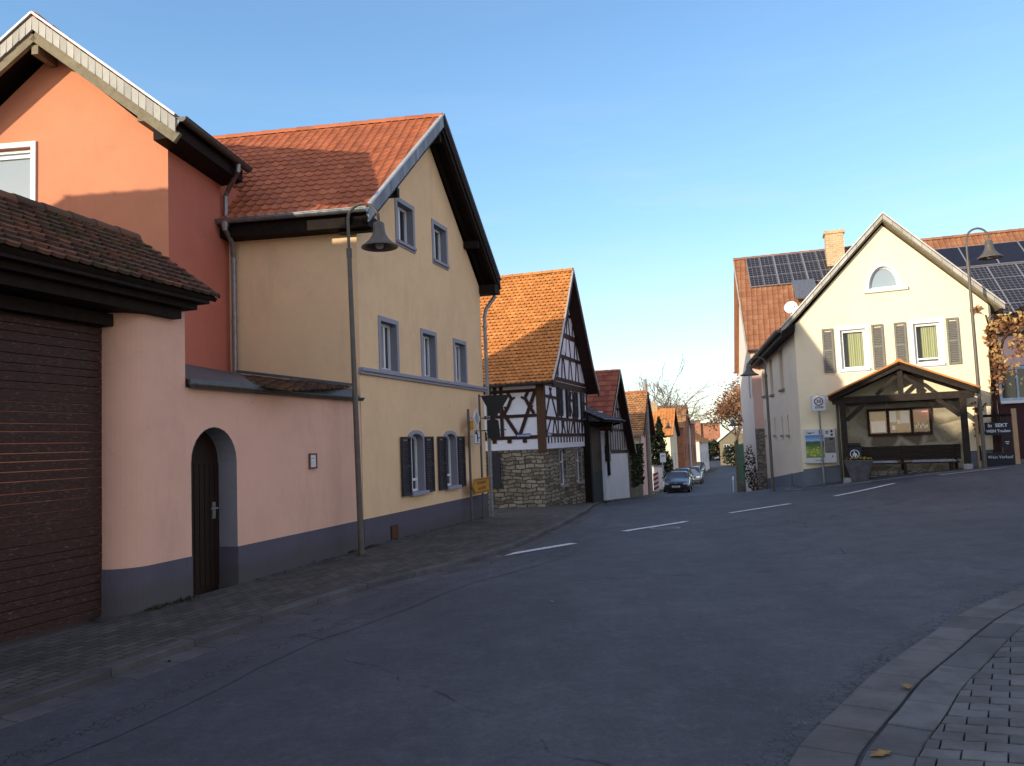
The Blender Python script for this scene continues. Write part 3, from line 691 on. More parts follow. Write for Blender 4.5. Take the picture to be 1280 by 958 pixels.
# ------------------------------------------------------------------ half timbered house
FH = Fr((1.0,27.32), 18); a108 = Fr((0,0), 108).d; FHs = Fr((V((1.0,27.32,0))-a108*9)[:2], 108)
ht = thing('half_timbered_house', 'half timbered white house on a rubble stone base with steep orange roof', 'house', (1.0,27.32,-.5))
HW, ZS, ZE, ZA = 6.6, 1.50, 3.86, 8.02
st = [rect(2.0,2.95,.10,1.42), rect(4.45,5.4,.08,1.40)]
mb = MB(); wall(mb, FH, [(0,-1.6),(HW,-1.6),(HW,ZS),(0,ZS)], st, .25); wall(mb, FHs, rect(0,9,-1.4,ZS)); 
FHb = Fr(FH(HW,0,0)[:2], -72); wall(mb, FHb, rect(0,9,-1.6,ZS)); mb.build('stone_base', M['stone'], ht)
hw = [rect(2.35,3.0,2.66,3.66), rect(4.75,5.4,2.62,3.62)]
J = .06
mb = MB(); wall(mb, FH, [(-.0,ZS),(HW,ZS),(HW,ZE),(HW/2,ZA),(0,ZE)], hw, .15, J)
sw = [rect(6.95,7.45,3.1,3.74)]
wall(mb, FHs, rect(0,9+J,ZS,ZE+.1), sw, .15, J); wall(mb, FHb, rect(-J,9,ZS,ZE), (), o=J)
pA, pB = FHs(0,0,0), FHb(9,0,0); mb.face([pB+V((0,0,-1)), pA+V((0,0,-1)), pA+V((0,0,ZE)), (pA+pB)/2+V((0,0,ZA)), pB+V((0,0,ZE))])
FH.box(mb, 0,HW,0,J,ZS-.02,ZS); FHs.box(mb, 0,9+J,0,J,ZS-.02,ZS)
mb.build('infill_wall', M['white_pl'], ht)
def beams(fr, segs, o, proud=.025, mat='timber', name='timber_frame', par=ht):
    mb = MB(); k = 0
    for (u0,z0,u1,z1,w) in segs:
        k += 1; p, q = fr(u0,o,z0), fr(u1,o,z1); a = (q-p).normalized(); s = a.cross(fr.n).normalized()
        pr = proud+.0015*(k % 7); mb.box(p-s*w/2, q-p, s*w, fr.n*pr)
    return mb.build(name, M[mat], par)
E = HW
seg = [(0,1.95,E,1.95,.12),(0,2.55,E,2.50,.11),(0,ZE-.08,E,ZE-.08,.22),(0,ZE+.14,E,ZE+.14,.14)]
for u in (.08,E-.08,1.75,2.30,3.06,4.15,4.70,5.45): seg.append((u,2.02,u,ZE-.2,.10))
for k in range(15): seg.append((.35+k*.43,ZS+.17,.35+k*.43,1.88,.08))
for u0, u1 in ((.2,.75),(1.0,1.25),(1.55,1.35),(2.2,2.6),(3.25,3.5),(3.6,4.0),(4.3,4.25),(5.5,5.75),(5.9,6.35),(2.75,2.45),(4.9,5.1)): seg.append((u0,2.02,u1,2.48,.07))
for u0, u1 in ((.15,1.0),(1.6,.75),(3.2,3.9),(4.05,3.3),(5.6,6.2)): seg.append((u0,2.6,u1,ZE-.25,.075))
seg += [(.1,3.3,1.75,3.28,.10),(3.06,3.3,4.15,3.28,.10),(5.45,3.25,E,3.22,.10)]
# gable triangle
def hu(z): t = (z-ZE)/(ZA-ZE); return E/2*t, E-E/2*t
for z in (4.9,5.75,6.6,7.35):
    a, b = hu(z); seg.append((a+.1,z,b-.1,z,.13 if z != 5.75 else .18))
for z0, z1, us in ((ZE+.2,4.85,(.9,1.45,2.0,2.55,3.1,3.65,4.2,4.75,5.3)),(4.97,5.68,(1.35,1.9,2.5,3.3,4.1,4.7,5.2)),(5.84,6.54,(2.0,2.6,3.0,3.6,4.1,4.5)),(6.67,7.3,(2.6,3.0,3.5,3.95))):
    for i, u in enumerate(us): seg.append((u,z0,u+(.22 if i % 2 else -.16)*(1 if i > 2 else -1),z1,.07))
tb = beams(FH, seg, J)
beams(FH, [(2.75,5.35,3.5,5.35,.55)], J, .02, 'white_pl', 'loft_shutter')
seg = []
for z, w in ((1.90,.12),(2.64,.11),(3.50,.11),(ZE-.02,.16)): seg.append((5.0,z,8.85,z,w))
for u in (6.78,7.55): seg.append((u,1.9,u,ZE,.12))
for k in range(5): seg.append((6.7+k*.55,1.72,6.7+k*.55,1.86,.15))
seg += [(7.70,2.62,8.13,1.95,.12),(8.80,3.5,8.17,1.95,.12),(7.45,3.05,7.72,2.60,.12),(7.0,1.95,6.6,2.5,.13)]
for pts in ([(7.78,3.5),(7.92,3.25),(7.80,2.98),(7.62,2.70)],[(8.55,3.5),(8.42,3.25),(8.55,2.98),(8.72,2.70)]):   # curved braces
    for p, q in zip(pts, pts[1:]): seg.append((p[0],p[1],q[0],q[1],.11))
seg += [(7.95,3.22,8.05,3.30,.07),(7.74,2.86,7.66,2.98,.07),(8.38,3.22,8.28,3.30,.07),(8.60,2.86,8.68,2.98,.07),(7.6,3.72,7.78,3.78,.12),(8.78,3.72,8.6,3.78,.12)]
beams(FHs, seg, J)
mb = MB(); a = FHs(8.84,J,0); mb.hexa(*[p+V((0,0,z)) for z in (ZS-.12,ZE+.05) for p in (FHs(8.82,J-.02,0),FHs(8.82,J+.05,0),FHs(9+J+.05,J+.05,0),FH(.26,J-.02,0)+V((0,0,0)))]); mb.build('corner_post', M['timber_brown'], ht)
for hl in hw:
    window(ht, FH, hl, J-.05, M['white_frame'], M['pane'], .05, (.5,), (.6,))
    u0, u1 = hl[0][0], hl[1][0]
    for a, b in ((u0-.50,u0-.03),(u1+.03,u1+.50)): shutter(ht, FH, a, b, hl[0][1]-.02, hl[2][1]+.02, M['shutter_dark'], J+.035)
for hl in st: window(ht, FH, hl, -.12, M['white_frame'], M['pane'], .05, (.5,), (.66,), surround=(.07, M['concrete'], .02), sill=(M['concrete'], .08, .07))
window(ht, FHs, sw[0], J-.03, M['white_frame'], M['pane'], .07, (.5,))
mb = MB(); FHs.box(mb, 6.95,7.42,.01,.07,.18,1.40); mb.build('shutter', M['shutter_dark'], ht, 'dark green closed shutter in the stone wall')
for fr, u in ((FHs, 8.05), (FH, .12)):
    mb = MB(); o0 = J+.03; fr.box(mb, u,u+.52,o0,o0+.02,1.90,2.03); pl = mb.build('street_plate', M['sign_blue'], ht)
    mb = MB(); rnd = random.Random(int(u*10)); x = u+.05
    while x < u+.46:
        w = rnd.uniform(.02,.035); fr.box(mb, x,x+w*.5,o0+.02,o0+.023,1.935,1.995); fr.box(mb, x,x+w,o0+.02,o0+.0225,rnd.choice((1.935,1.96,1.983)),1.994); x += w+.014
    mb.build('lettering', M['sign_white'], pl)
GH = lambda u, z, k=-.5: FH(u, -k, z)
def hroof(mb, side, y0, y1, fn):
    s = 1 if side else -1; c = HW/2
    pts = [(c, 8.26), (c+s*2.75, 4.72), (c+s*3.72, 3.74)]
    for (ua,za), (ub,zb) in zip(pts, pts[1:]):
        if side: fn(mb, GH(ua,za,y0), GH(ua,za,y1), GH(ub,zb,y1), GH(ub,zb,y0))
        else: fn(mb, GH(ua,za,y1), GH(ua,za,y0), GH(ub,zb,y0), GH(ub,zb,y1))
mb = MB(); tl_ = lambda m,a,b,c,d: tiles(m,a,b,c,d,.185,.17,'flat',31)
hroof(mb, 0, -.5, 9.2, tl_); hroof(mb, 1, -.5, 9.2, tl_); hr = mb.build('roof', M['roof_orange'], ht)
mb = MB(); sb_ = lambda m,a,b,c,d: slab(m,a,b,c,d,.10,.03)
hroof(mb, 0, -.5, 9.2, sb_); hroof(mb, 1, -.5, 9.2, sb_); mb.build('soffit', M['timber'], hr)
mb = MB(); ridge(mb, GH(HW/2,8.25,-.52), GH(HW/2,8.25,9.2), .12, .40); mb.build('ridge_tiles', M['roof_orange'], hr)
mb = MB()
for s in (-1, 1):
    p = [(HW/2,8.26),(HW/2+s*2.75,4.72),(HW/2+s*3.72,3.74)]
    for a, b in zip(p, p[1:]): mb.bar(GH(a[0],a[1]-.13,-.52), GH(b[0],b[1]-.13,-.52), .05, .20)
mb.build('barge_board', M['timber'], ht)
mb = MB()
for s in (-1, 1):
    p = [(HW/2,8.30),(HW/2+s*2.75,4.76),(HW/2+s*3.72,3.78)]
    for a, b in zip(p, p[1:]): mb.bar(GH(a[0],a[1],-.53), GH(b[0],b[1],-.53), .05, .05)
mb.build('verge_cap', M['trim_metal'], ht)
mb = MB(); gutter(mb, GH(HW/2-3.80,3.72,-.48), GH(HW/2-3.80,3.72,9), .07); mb.build('gutter', M['gutter_dark'], ht)

# ------------------------------------------------------------------ yard gate with slate pent roof
FB = Fr((4.54,37.47), 18)
yg = thing('yard_gate', 'tall brown and green board gate under a slate pent roof, beside the half timbered house', 'gate', FB(-3,0,-1.0))
mb = MB(); rnd = random.Random(9); u = -4.6
while u < -1.32:
    w = rnd.uniform(.14,.19); FB.box(mb, u,min(u+w-.008,-1.3),-.2,-.15+rnd.uniform(0,.006),.35,2.3); u += w
gl = mb.build('gate_leaf', wood('old_gate_boards', (.055,.042,.030), (.11,.085,.06), (6,6,1)), yg)
mb = MB(); u = -4.6
while u < -1.32:
    w = rnd.uniform(.14,.19); FB.box(mb, u,min(u+w-.008,-1.3),-.21,-.142+rnd.uniform(0,.006),-1.05,.35); u += w
mb.build('kick_boards', wood('green_boards', (.018,.035,.035), (.035,.06,.058), (6,6,1)), gl)
mb = MB(); FB.box(mb, -4.85,-4.6,-.3,.05,-1.5,2.5); FB.box(mb, -1.32,-1.06,-.3,.10,.1,2.5); FB.box(mb, -4.9,-1.0,-.25,.08,2.3,2.5); mb.build('gate_frame', M['dark_wood'], yg)
mb = MB(); tiles(mb, FB(-5.0,-1.2,3.42), FB(-.75,-1.2,3.42), FB(-.15,.75,2.52), FB(-5.0,.75,2.52), .3, .26, 'flat', 3); sf_ = mb.build('roof', M['slate_roof'], yg)
mb = MB(); slab(mb, FB(-5.0,-1.2,3.42), FB(-.75,-1.2,3.42), FB(-.15,.74,2.52), FB(-5.0,.74,2.52), .06, .03); FB.box(mb, -5,-.7,-1.4,-1.3,2.3,3.2); mb.build('roof_boards', M['dark_wood'], sf_)
for u in (-4.5,-2.9,-1.2):
    mb = MB(); mb.bar(FB(u,-.1,2.3), FB(u,.66,2.46), .09, .12); mb.build('bracket', M['dark_wood'], yg)

# ------------------------------------------------------------------ barn
bn = thing('barn', 'narrow white plastered barn with grey timbered gable and steep red tiled roof', 'barn', FB(1,0,-1.2))
b0, b1, bz, bap, bc = -1.75, 4.1, 1.35, 5.0, 1.05
mb = MB(); wall(mb, FB, [(b0,-2),(b1,-2),(b1,1.20),(b0,1.20)]); mb.grid([[FB(b1-.35*0,0,1.2),FB(b1,-8,1.2)],[FB(b1+.05,0,-2),FB(b1+.05,-8,-2)]]); mb.grid([[FB(b0,0,3),FB(b0,-8,3)],[FB(b0,0,-2),FB(b0,-8,-2)]]); mb.build('wall', M['white_pl'], bn)
mb = MB(); wall(mb, FB, [(b0,1.2),(b1,1.2),(b1,1.5),(bc,bap-.15),(b0,2.3)]); M['infill'] = plaster('grey_infill', (.42,.40,.40), (.2,.18,.16), .4); mb.build('gable_wall', M['infill'], bn); mb = MB(); mb.face([FB(b1,-8,-2),FB(b0,-8,-2),FB(b0,-8,2.3),FB(bc,-8,bap-.15),FB(b1,-8,1.5)]); mb.build('rear_wall', M['infill'], bn)
seg = [(b0,1.18,b1,1.08,.17),(b0+.5,2.2,b1-.9,2.15,.12),(b0+1.1,3.2,b1-1.5,3.18,.10)]
for u in (-1.5,-.9,-.3,.3,.9,1.5,2.1,2.7,3.3): seg.append((u,1.2,u,min(2.2,1.4+(3.55-abs(u-bc)*1.15)),.07))
for u in (-.6,0,.6,1.2,1.8,2.4): seg.append((u,2.2,u,min(3.2,1.4+(3.45-abs(u-bc)*1.15)),.07))
for u in (.4,1.0,1.6): seg.append((u,3.2,u,4.2,.07))
beams(FB, seg, .0, .02, 'timber', 'timber_frame', bn)
mb = MB(); A0, A1 = FB(bc,.35,bap+.02), FB(bc,-8,bap+.02); tiles(mb, A1, A0, FB(b0-.15,.35,2.2), FB(b0-.15,-8,2.2), .26, .36, 'wave', 41); tiles(mb, A0, A1, FB(b1+.35,-8,1.0), FB(b1+.35,.35,1.0), .26, .36, 'wave', 42)
br_ = mb.build('roof', tinted('barn_tile', (.26,.075,.045), (.40,.13,.07), .8), bn)
mb = MB(); slab(mb, A1, A0, FB(b0-.15,.35,2.2), FB(b0-.15,-8,2.2), .08, .03); slab(mb, A0, A1, FB(b1+.35,-8,1.0), FB(b1+.35,.35,1.0), .08, .03); mb.build('soffit', M['timber'], br_)
mb = MB(); mb.bar(FB(bc,.37,bap-.10), FB(b1+.33,.37,.92), .05, .24); mb.bar(FB(bc,.37,bap-.10), FB(b0-.13,.37,2.12), .05, .24); mb.build('barge_board', M['timber'], bn)
mb = MB(); mb.bar(FB(bc,.38,bap+.03), FB(b0-.13,.38,2.22), .05, .05); mb.bar(FB(bc,.38,bap+.03), FB(b1+.33,.38,1.02), .05, .05); mb.build('verge_cap', M['trim_metal'], bn)
mb = MB(); ridge(mb, FB(bc,-8,bap), FB(bc,.37,bap), .11, .4); mb.build('ridge_tiles', M['roof_red'], br_)
mb = MB(); FB.box(mb, -1.75,-1.45,.02,.22,.75,1.5); mb.build('wall_box', M['iron'], bn)

# ------------------------------------------------------------------ houses further down the left side
F4 = Fr((7.1,45.6), 16)
h4 = thing('worn_roof_house', 'house with patchy worn orange roof and rose street front, beyond the white barn', 'house', F4(2,0,-1.4))
wl = 1.95
mb = MB(); wall(mb, F4, rect(0,5.5,-2.4,wl)); F4s = Fr((F4.o-Fr((0,0),106).d*5)[:2], 106)
mb.face([F4(5.5,0,wl),F4(5.5,-6,wl),F4(5.5,-6,-2.4),F4(5.5,0,-2.4)]); sheet(mb, F4, [(0,wl),(5.5,wl),(2.75,4.2)]); mb.build('wall', M['rosa'], h4)
mb = MB(); sheet(mb, F4s, rect(0,4.99,-2.4,wl), (), -.001); mb.build('side_wall', M['yellow'], h4)
r0, r1 = F4(2.75,.3,4.5), F4(2.75,-6,4.5)
mb = MB(); tiles(mb, r1, r0, F4(-.35,.3,1.93), F4(-.35,-6,1.93), .2, .2, 'flat', 51); tiles(mb, r0, r1, F4(5.85,-6,1.93), F4(5.85,.3,1.93), .2, .2, 'flat', 52); r4 = mb.build('roof', M['roof_far'], h4)
mb = MB(); slab(mb, r1, r0, F4(-.35,.3,1.93), F4(-.35,-6,1.93), .08); slab(mb, r0, r1, F4(5.85,-6,1.93), F4(5.85,.3,1.93), .08); mb.bar(F4(2.75,.32,4.4), F4(5.85,.32,1.85), .05, .25); mb.bar(F4(2.75,.32,4.4), F4(-.35,.32,1.85), .05, .25); mb.build('barge_board', M['timber'], r4)
mb = MB(); ridge(mb, r1, r0, .12, .4); mb.build('ridge_tiles', M['roof_red'], r4)
mb = MB(); gutter(mb, F4(-.42,-6,1.92), F4(-.42,.3,1.92), .08); mb.tube([F4(-.38,.12,1.9),F4(-.1,.06,1.6),F4(-.1,.06,-1.6)], .05, 8); mb.build('gutter', M['trim_metal'], h4)
mb = MB(); mb.cbox(F4(2.9,-2.6,4.6), .7, .7, .9); mb.build('chimney', M['red_brick'], r4)
for z, u in ((-.9,1.0),(-.9,3.6)): window(h4, F4, rect(u,u+.8,z+.4,z+1.5), .0, M['white_frame'], M['pane'], .06, (.5,))

sw_ = thing('rubble_wall', 'rubble stone yard wall overgrown with ivy, right of the white barn', 'wall', FB(4.6,0,-1.3))
mb = MB(); mb.box(FB(4.2,-.25,-2.4), FB.d*3.9, FB.n*.3, V((0,0,3.62))); mb.build('masonry', M['stone_lt'], sw_)
iv = MB(); rnd = random.Random(12)
for i in range(1300):
    u = rnd.uniform(4.15,8.0); z = 1.4-rnd.random()**1.6*2.2; leaf(iv, FB(u, .08+rnd.uniform(0,.14), z), rnd.uniform(.09,.18), rnd, rnd.random())
M['ivy'] = foliage('ivy_leaf', [(.012,.02,.008),(.03,.045,.015),(.06,.07,.025)])
o = iv.build('ivy', M['ivy'], sw_)

up = thing('utility_pole', 'weathered concrete pole with wires between the rose house and conifers', 'pole', (8.1,48.6,h(8.1,48.6)))
mb = MB(); mb.tube([(8.1,48.6,-2.3),(8.1,48.6,5.3)], [.16,.10], 10); mb.build('shaft', M['concrete'], up, smooth=True)
mb = MB(); mb.bar((7.75,48.6,4.9),(8.45,48.6,4.9), .08); 
for x in (7.75,8.35): mb.lathe((x,48.6,4.94), [(.02,0),(.05,.03),(.03,.07),(.05,.11),(0,.15)], 8)
mb.build('crossarm', M['trim_metal'], up)
mk = thing('warning_post', 'red and white striped marker board at the foot of the concrete pole', 'marker', (8.5,49.0,h(8.4,49)))
mb = MB(); Fm = Fr((8.35,49.0), 98); zb = h(8.4,49)
Fm.box(mb, 0,.32,-.02,0,zb+.25,zb+1.35); mb.build('board', M['sign_white'], mk)
mb = MB()
for i in range(4):
    z = zb+.3+i*.28; mb.face([Fm(0,.004,z),Fm(.32,.004,z+.16),Fm(.32,.004,z+.30),Fm(0,.004,z+.14)])
mb.build('stripes', M['sign_red'], mk)
mb = MB(); mb.tube([Fm(.16,-.05,zb-.2),Fm(.16,-.05,zb+1.3)], .03, 8); mb.build('post', M['steel'], mk)

F5 = Fr((12.9,66.5), 16)
h5 = thing('orange_roof_house', 'cream house with plain bright orange roof behind the conifers', 'house', F5(2,0,-1.9))
mb = MB(); wall(mb, F5, [(0,-3),(7,-3),(7,1.9),(3.5,4.0),(0,1.9)]); F5s = Fr((F5.o-Fr((0,0),106).d*6)[:2], 106); wall(mb, F5s, rect(0,6,-3,1.9)); mb.build('wall', M['yellow'], h5)
r0, r1 = F5(3.5,.3,4.25), F5(3.5,-6,4.25)
mb = MB(); tiles(mb, r1, r0, F5(-.35,.3,1.86), F5(-.35,-6,1.86), .25, .34, 'wave', 61); tiles(mb, r0, r1, F5(7.35,-6,1.86), F5(7.35,.3,1.86), .25, .34, 'wave', 62); r5 = mb.build('roof', M['roof_orange'], h5)
mb = MB(); slab(mb, r1, r0, F5(-.35,.3,1.86), F5(-.35,-6,1.86), .08); slab(mb, r0, r1, F5(7.35,-6,1.86), F5(7.35,.3,1.86), .08); mb.build('soffit', M['timber'], r5)
mb = MB(); mb.cbox(F5(3.4,-1.6,4.4), .6, .6, .8); mb.build('chimney', M['brickwork'], r5)
window(h5, F5, rect(1.2,2.1,-.9,.4), .02, M['white_frame'], M['pane'], .06, (.5,)); window(h5, F5, rect(3.6,4.5,-.9,.4), .02, M['white_frame'], M['pane'], .06, (.5,))
ww = thing('white_yard_wall', 'low white yard wall behind the first parked car', 'wall', (10.1,58.5,-2))
mb = MB(); q0, q1, q2 = V((9.3,58.6,0)), V((10.55,58.3,0)), V((11.6,61.5,0))
for a, b in ((q0,q1),(q1,q2)):
    d = (b-a); n_ = V((-d.y,d.x,0)).normalized()*.25; mb.box(a+V((0,0,-3)), d, n_, V((0,0,2.62)))
mb.build('masonry', M['offwhite'], ww)
mb = MB()
for a, b in ((q0,q1),(q1,q2)):
    d = (b-a); n_ = V((-d.y,d.x,0)).normalized(); mb.box(a-n_*.05+V((0,0,-.38)), d, n_*.36, V((0,0,.07)))
mb.build('coping', M['concrete'], ww)
ns = thing('notice_sign', 'small white sign on a slim post beside the low white yard wall', 'sign', (10.35,56.6,h(10.35,56.6)))
Fn = Fr((10.35,56.6), 100); zb = h(10.35,56.6); pole(ns, Fn, 0, 0, zb-.2, .62, .035, M['steel'])
mb = MB(); Fn.box(mb, -.14,.26,.035,.05,-.02,.62); mb.build('panel', M['sign_white'], ns)
mb = MB(); Fn.box(mb, -.06,.18,.05,.053,.36,.50); mb.build('lettering', M['sign_grey'], ns)
dup(lamp, (11.2,61.0,h(11.2,61)-.55), R(-5), 'distant arched street lamp outlined against the bright orange roof')

# brick buildings beyond
F6 = Fr((15.6,74.0), 17)
h6 = thing('brick_house', 'narrow brick house front in shade beyond the orange roof', 'house', F6(3,0,-2.4))
mb = MB(); wall(mb, F6, [(0,-4),(7,-4),(7,2.6),(3.5,4.6),(0,2.6)], [rect(1,1.9,-.6,.9), rect(4.6,5.5,-.6,.9)], .2); F6s = Fr((F6.o-Fr((0,0),107).d*6)[:2], 107); wall(mb, F6s, rect(0,6,-4,2.6)); mb.build('wall', M['red_brick'], h6)
r0, r1 = F6(3.5,.2,4.75), F6(3.5,-6,4.75)
mb = MB(); tiles(mb, r1, r0, F6(-.2,.2,2.55), F6(-.2,-6,2.55), .3, .34, 'wave', 71); tiles(mb, r0, r1, F6(7.2,-6,2.55), F6(7.2,.2,2.55), .3, .34, 'wave', 72); mb.build('roof', M['roof_far'], h6)
for u in (1,4.6): window(h6, F6, rect(u,u+.9,-.6,.9), -.1, M['white_frame'], M['pane'], .07, (.5,))
F7 = Fr((18.35,84.0), 17)
h7 = thing('turret_house', 'tall brick house with small slate dome, far down the left side', 'house', F7(3,0,-2.6))
mb = MB(); wall(mb, F7, rect(0,8,-4,3.2), [rect(1.2,2.2,-1,.8), rect(4.6,5.6,-1,.8)], .2); F7s = Fr((F7.o-Fr((0,0),107).d*6)[:2], 107); wall(mb, F7s, rect(0,6,-4,3.2)); mb.face([F7(0,0,3.2),F7(8,0,3.2),F7(8,-6,3.2),F7(0,-6,3.2)]); mb.build('wall', M['red_brick'], h7)
mb = MB(); mb.lathe(F7(1.0,-1.3,0), [(.95,2.8),(.95,3.9),(1.05,3.95),(1.0,4.25),(.85,4.65),(.55,4.95),(.2,5.1),(.06,5.2),(.05,5.6),(0,5.62)], 16); mb.build('dome', M['slate_roof'], h7, smooth=True)
mb = MB(); F7.box(mb, -.05,8,-.2,.12,3.1,3.3); F7s.box(mb, 0,6.1,-.2,.12,3.1,3.3); mb.build('cornice', M['pale_trim'], h7)
for u in (1.2,4.6): window(h7, F7, rect(u,u+1,-1,.8), -.1, M['white_frame'], M['pane'], .07, (.5,))
F8 = Fr((19.6,88.0), 17)
h8 = thing('white_fronted_house', 'pale house front with dark tiled roof beside the turret house', 'house', F8(6,0,-2.8))
mb = MB(); wall(mb, F8, [(9,-5),(26,-5),(26,1.0),(9,1.0)], [rect(11+k*3.2,12+k*3.2,-1.8,-.3) for k in range(5)], .2); F8s = Fr((F8(9,0,0)-Fr((0,0),107).d*6)[:2], 107); wall(mb, F8s, rect(0,6,-5,1.0)); mb.build('wall', M['offwhite'], h8)
mb = MB(); tiles(mb, F8(26,-3,3.2), F8(9,-3,3.2), F8(9,-6,1), F8(26,-6,1), .3, .34, 'wave', 81); tiles(mb, F8(9,-3,3.2), F8(26,-3,3.2), F8(26,.3,.9), F8(9,.3,.9), .3, .34, 'wave', 82); sheet(mb, F8s, [(0,1),(6,1),(3,3.2)]); mb.build('roof', M['roof_far'], h8)
for k in range(5): window(h8, F8, rect(11+k*3.2,12+k*3.2,-1.8,-.3), -.1, M['white_frame'], M['pane'], .07, (.5,))
wp = thing('white_pole', 'slim white pole in front of the brick turret house', 'pole', (17.15,78.5,h(17.15,78.5)))
mb = MB(); mb.tube([(17.15,78.5,-3),(17.15,78.5,2.75)], [.11,.07], 8); mb.build('shaft', M['sign_white'], wp)
mb = MB(); mb.tube([(17.15,78.5,2.7),(17.15,78.5,3.1)], .03, 6); mb.build('tip', M['steel'], wp)
F9 = Fr((36.4,172.0), 100)
h9 = thing('far_brick_building', 'long sunlit red brick building closing the far end of the side street', 'building', F9(4,0,-3.4))
wn = [rect(.9+k*1.7,1.8+k*1.7,2.2,3.7) for k in range(2)]
mb = MB(); wall(mb, F9, [(-1.5,-5),(3.6,-5),(3.6,4.9),(-1.5,4.9)], (), .2); wall(mb, F9, [(3.6,-5),(7.6,-5),(7.6,4.3),(3.6,4.3)], [], .2, -.6); mb.face([F9(3.6,0,-5),F9(3.6,-6,-5),F9(3.6,-6,4.9),F9(3.6,0,4.9)]); mb.face([F9(-1.5,0,-5),F9(-1.5,-6,-5),F9(-1.5,-6,4.9),F9(-1.5,0,4.9)]); mb.face([F9(-1.5,-6,-5),F9(7.6,-6,-5),F9(7.6,-6,4.3),F9(-1.5,-6,4.3)]); mb.build('wall', M['red_brick'], h9)
mb = MB(); F9.box(mb, -1.7,3.7,-6,.2,4.9,5.15); F9.box(mb, 3.7,7.8,-6,-.4,4.3,4.5); mb.build('roof', M['gutter_dark'], h9)
# ------------------------------------------------------------------ pale yellow house on the right
FR = Fr((8.67,24.26), 114); d8 = V((math.sin(R(12)), math.cos(R(12)), 0)); SL = 11.5
FRs = Fr((FR.o+d8*SL)[:2], 192)
rh = thing('pale_yellow_house', 'pale yellow gabled house front with grey louvred shutters and half round attic window', 'house', (8.67,24.26,0))
RW = 5.2
w1, w2, aw = rect(1.28,1.97,3.50,4.68), rect(3.24,3.91,3.50,4.68), arch(2.16,2.95,5.82,5.83,6.46,12)
mb = MB(); wall(mb, FR, [(0,-.5),(RW,-.5),(RW,5.0),(2.62,7.68),(0,4.95)], [w1,w2,aw], .16)
FRr = Fr(FR(RW,0,0)[:2], 12); wall(mb, FRr, rect(0,8,-.3,5.0)); mb.build('wall', M['yellow'], rh)
t_ = lambda a, b, z0, z1: rect(SL-b, SL-a, z0, z1)
ss = [t_(3.3,4.3,3.22,4.62), t_(6.6,7.6,3.2,4.6), t_(9.7,10.7,3.3,4.6)]
sl = [(lambda c: arch(SL-c-.17, SL-c+.17, 1.62, 2.12, 2.32, 8))(c) for c in (2.9,4.6,6.9,10.6)]
mb = MB(); wall(mb, FRs, rect(0,SL,-1.9,4.95), ss+sl, .2); mb.build('side_wall', M['sidecream'], rh)
for hl in ss: window(rh, FRs, hl, -.12, M['grey_paint'], M['pane'], .05, (.5,), sill=(M['concrete'], .09, .06))
for hl in sl: window(rh, FRs, hl, -.14, M['grey_paint'], M['pane'], .03, sill=(M['concrete'], .08, .06))
mb = MB(); pl_ = [(-.0,-.5),(1.08,-.5),(1.08,.70),(0,.58)]; sheet(mb, FR, pl_, (), .02); reveal(mb, FR, pl_, 0, .02); mb.build('plinth', M['plinth2'], rh); mb = MB()
pl_ = [(4.25,-.2),(RW+.02,-.2),(RW+.02,1.02),(4.25,.98)]; sheet(mb, FR, pl_, (), .02); reveal(mb, FR, pl_, 0, .02); mb.build('plinth', M['plinth2'], rh); mb = MB()
pl_ = [(0,-1.9),(SL,-1.9),(SL,.52),(0,-.28)]; sheet(mb, FRs, pl_, (), .02); reveal(mb, FRs, pl_, 0, .02); mb.build('plinth', M['plinth2'], rh)
M['curtain'] = foliage('green_curtain', [(.50,.52,.26),(.62,.64,.36)], .3)
for hl, op in ((w1, 0), (w2, 1)):
    w = window(rh, FR, hl, -.09, M['white_frame'], M['clear'], .075, None, (.08,) if op else None, surround=(.12, M['sign_white'], .02), sill=(M['sign_white'], .09, .07))
    u0, u1 = hl[0][0], hl[1][0]
    mb = MB(); mb.grid([[FR(u0+.20+(u1-u0-.26)*k/24, -.22-.018*math.sin(k*1.9), z) for k in range(25)] for z in (3.5,4.68)], lambda i, j: (j*7 % 10)/10); mb.build('curtain', M['curtain'], w)
    mb = MB(); FR.box(mb, u0-.05,u1+.05,-.62,-.60,3.4,4.8); mb.build('room_back', M['gutter_dark'], w)
    shutter(rh, FR, u0-.50, u0-.19, 3.44, 4.76, M['shutter_grey'], .02); shutter(rh, FR, u1+.17, u1+.48, 3.44, 4.76, M['shutter_grey'], .02)
window(rh, FR, aw, -.09, M['white_frame'], M['pale_pane'], .045, surround=(.10, M['sign_white'], .025))
mb = MB(); FR.box(mb, 2.00,3.19,0,.09,5.70,5.80); mb.build('window_ledge', M['sign_white'], rh, bevel=.008)
GR = lambda u, z, k=-.22: FR(u,0,z)+d8*k
qL, qr, qR = (-.42,4.84), (2.62,7.95), (5.48,4.95)
mb = MB(); tiles(mb, GR(qr[0],qr[1],15), GR(*qr), GR(*qL), GR(qL[0],qL[1],11.6), .21, .34, 'wave', 91); tiles(mb, GR(*qr), GR(qr[0],qr[1],15), GR(qR[0],qR[1],9), GR(*qR), .21, .34, 'wave', 92)
rr_ = mb.build('roof', M['roof_red'], rh)
mb = MB(); slab(mb, GR(qr[0],qr[1],15), GR(*qr), GR(*qL), GR(qL[0],qL[1],11.6), .1, .03); slab(mb, GR(*qr), GR(qr[0],qr[1],15), GR(qR[0],qR[1],9), GR(*qR), .1, .03); mb.build('soffit', M['olive_wood'], rr_)
verge(rh, GR, qL, qr, .13, M['pale_trim'], M['trim_metal'], None, 12, -.225); verge(rh, GR, qr, qR, .13, M['pale_trim'], M['trim_metal'], None, 12, -.225)
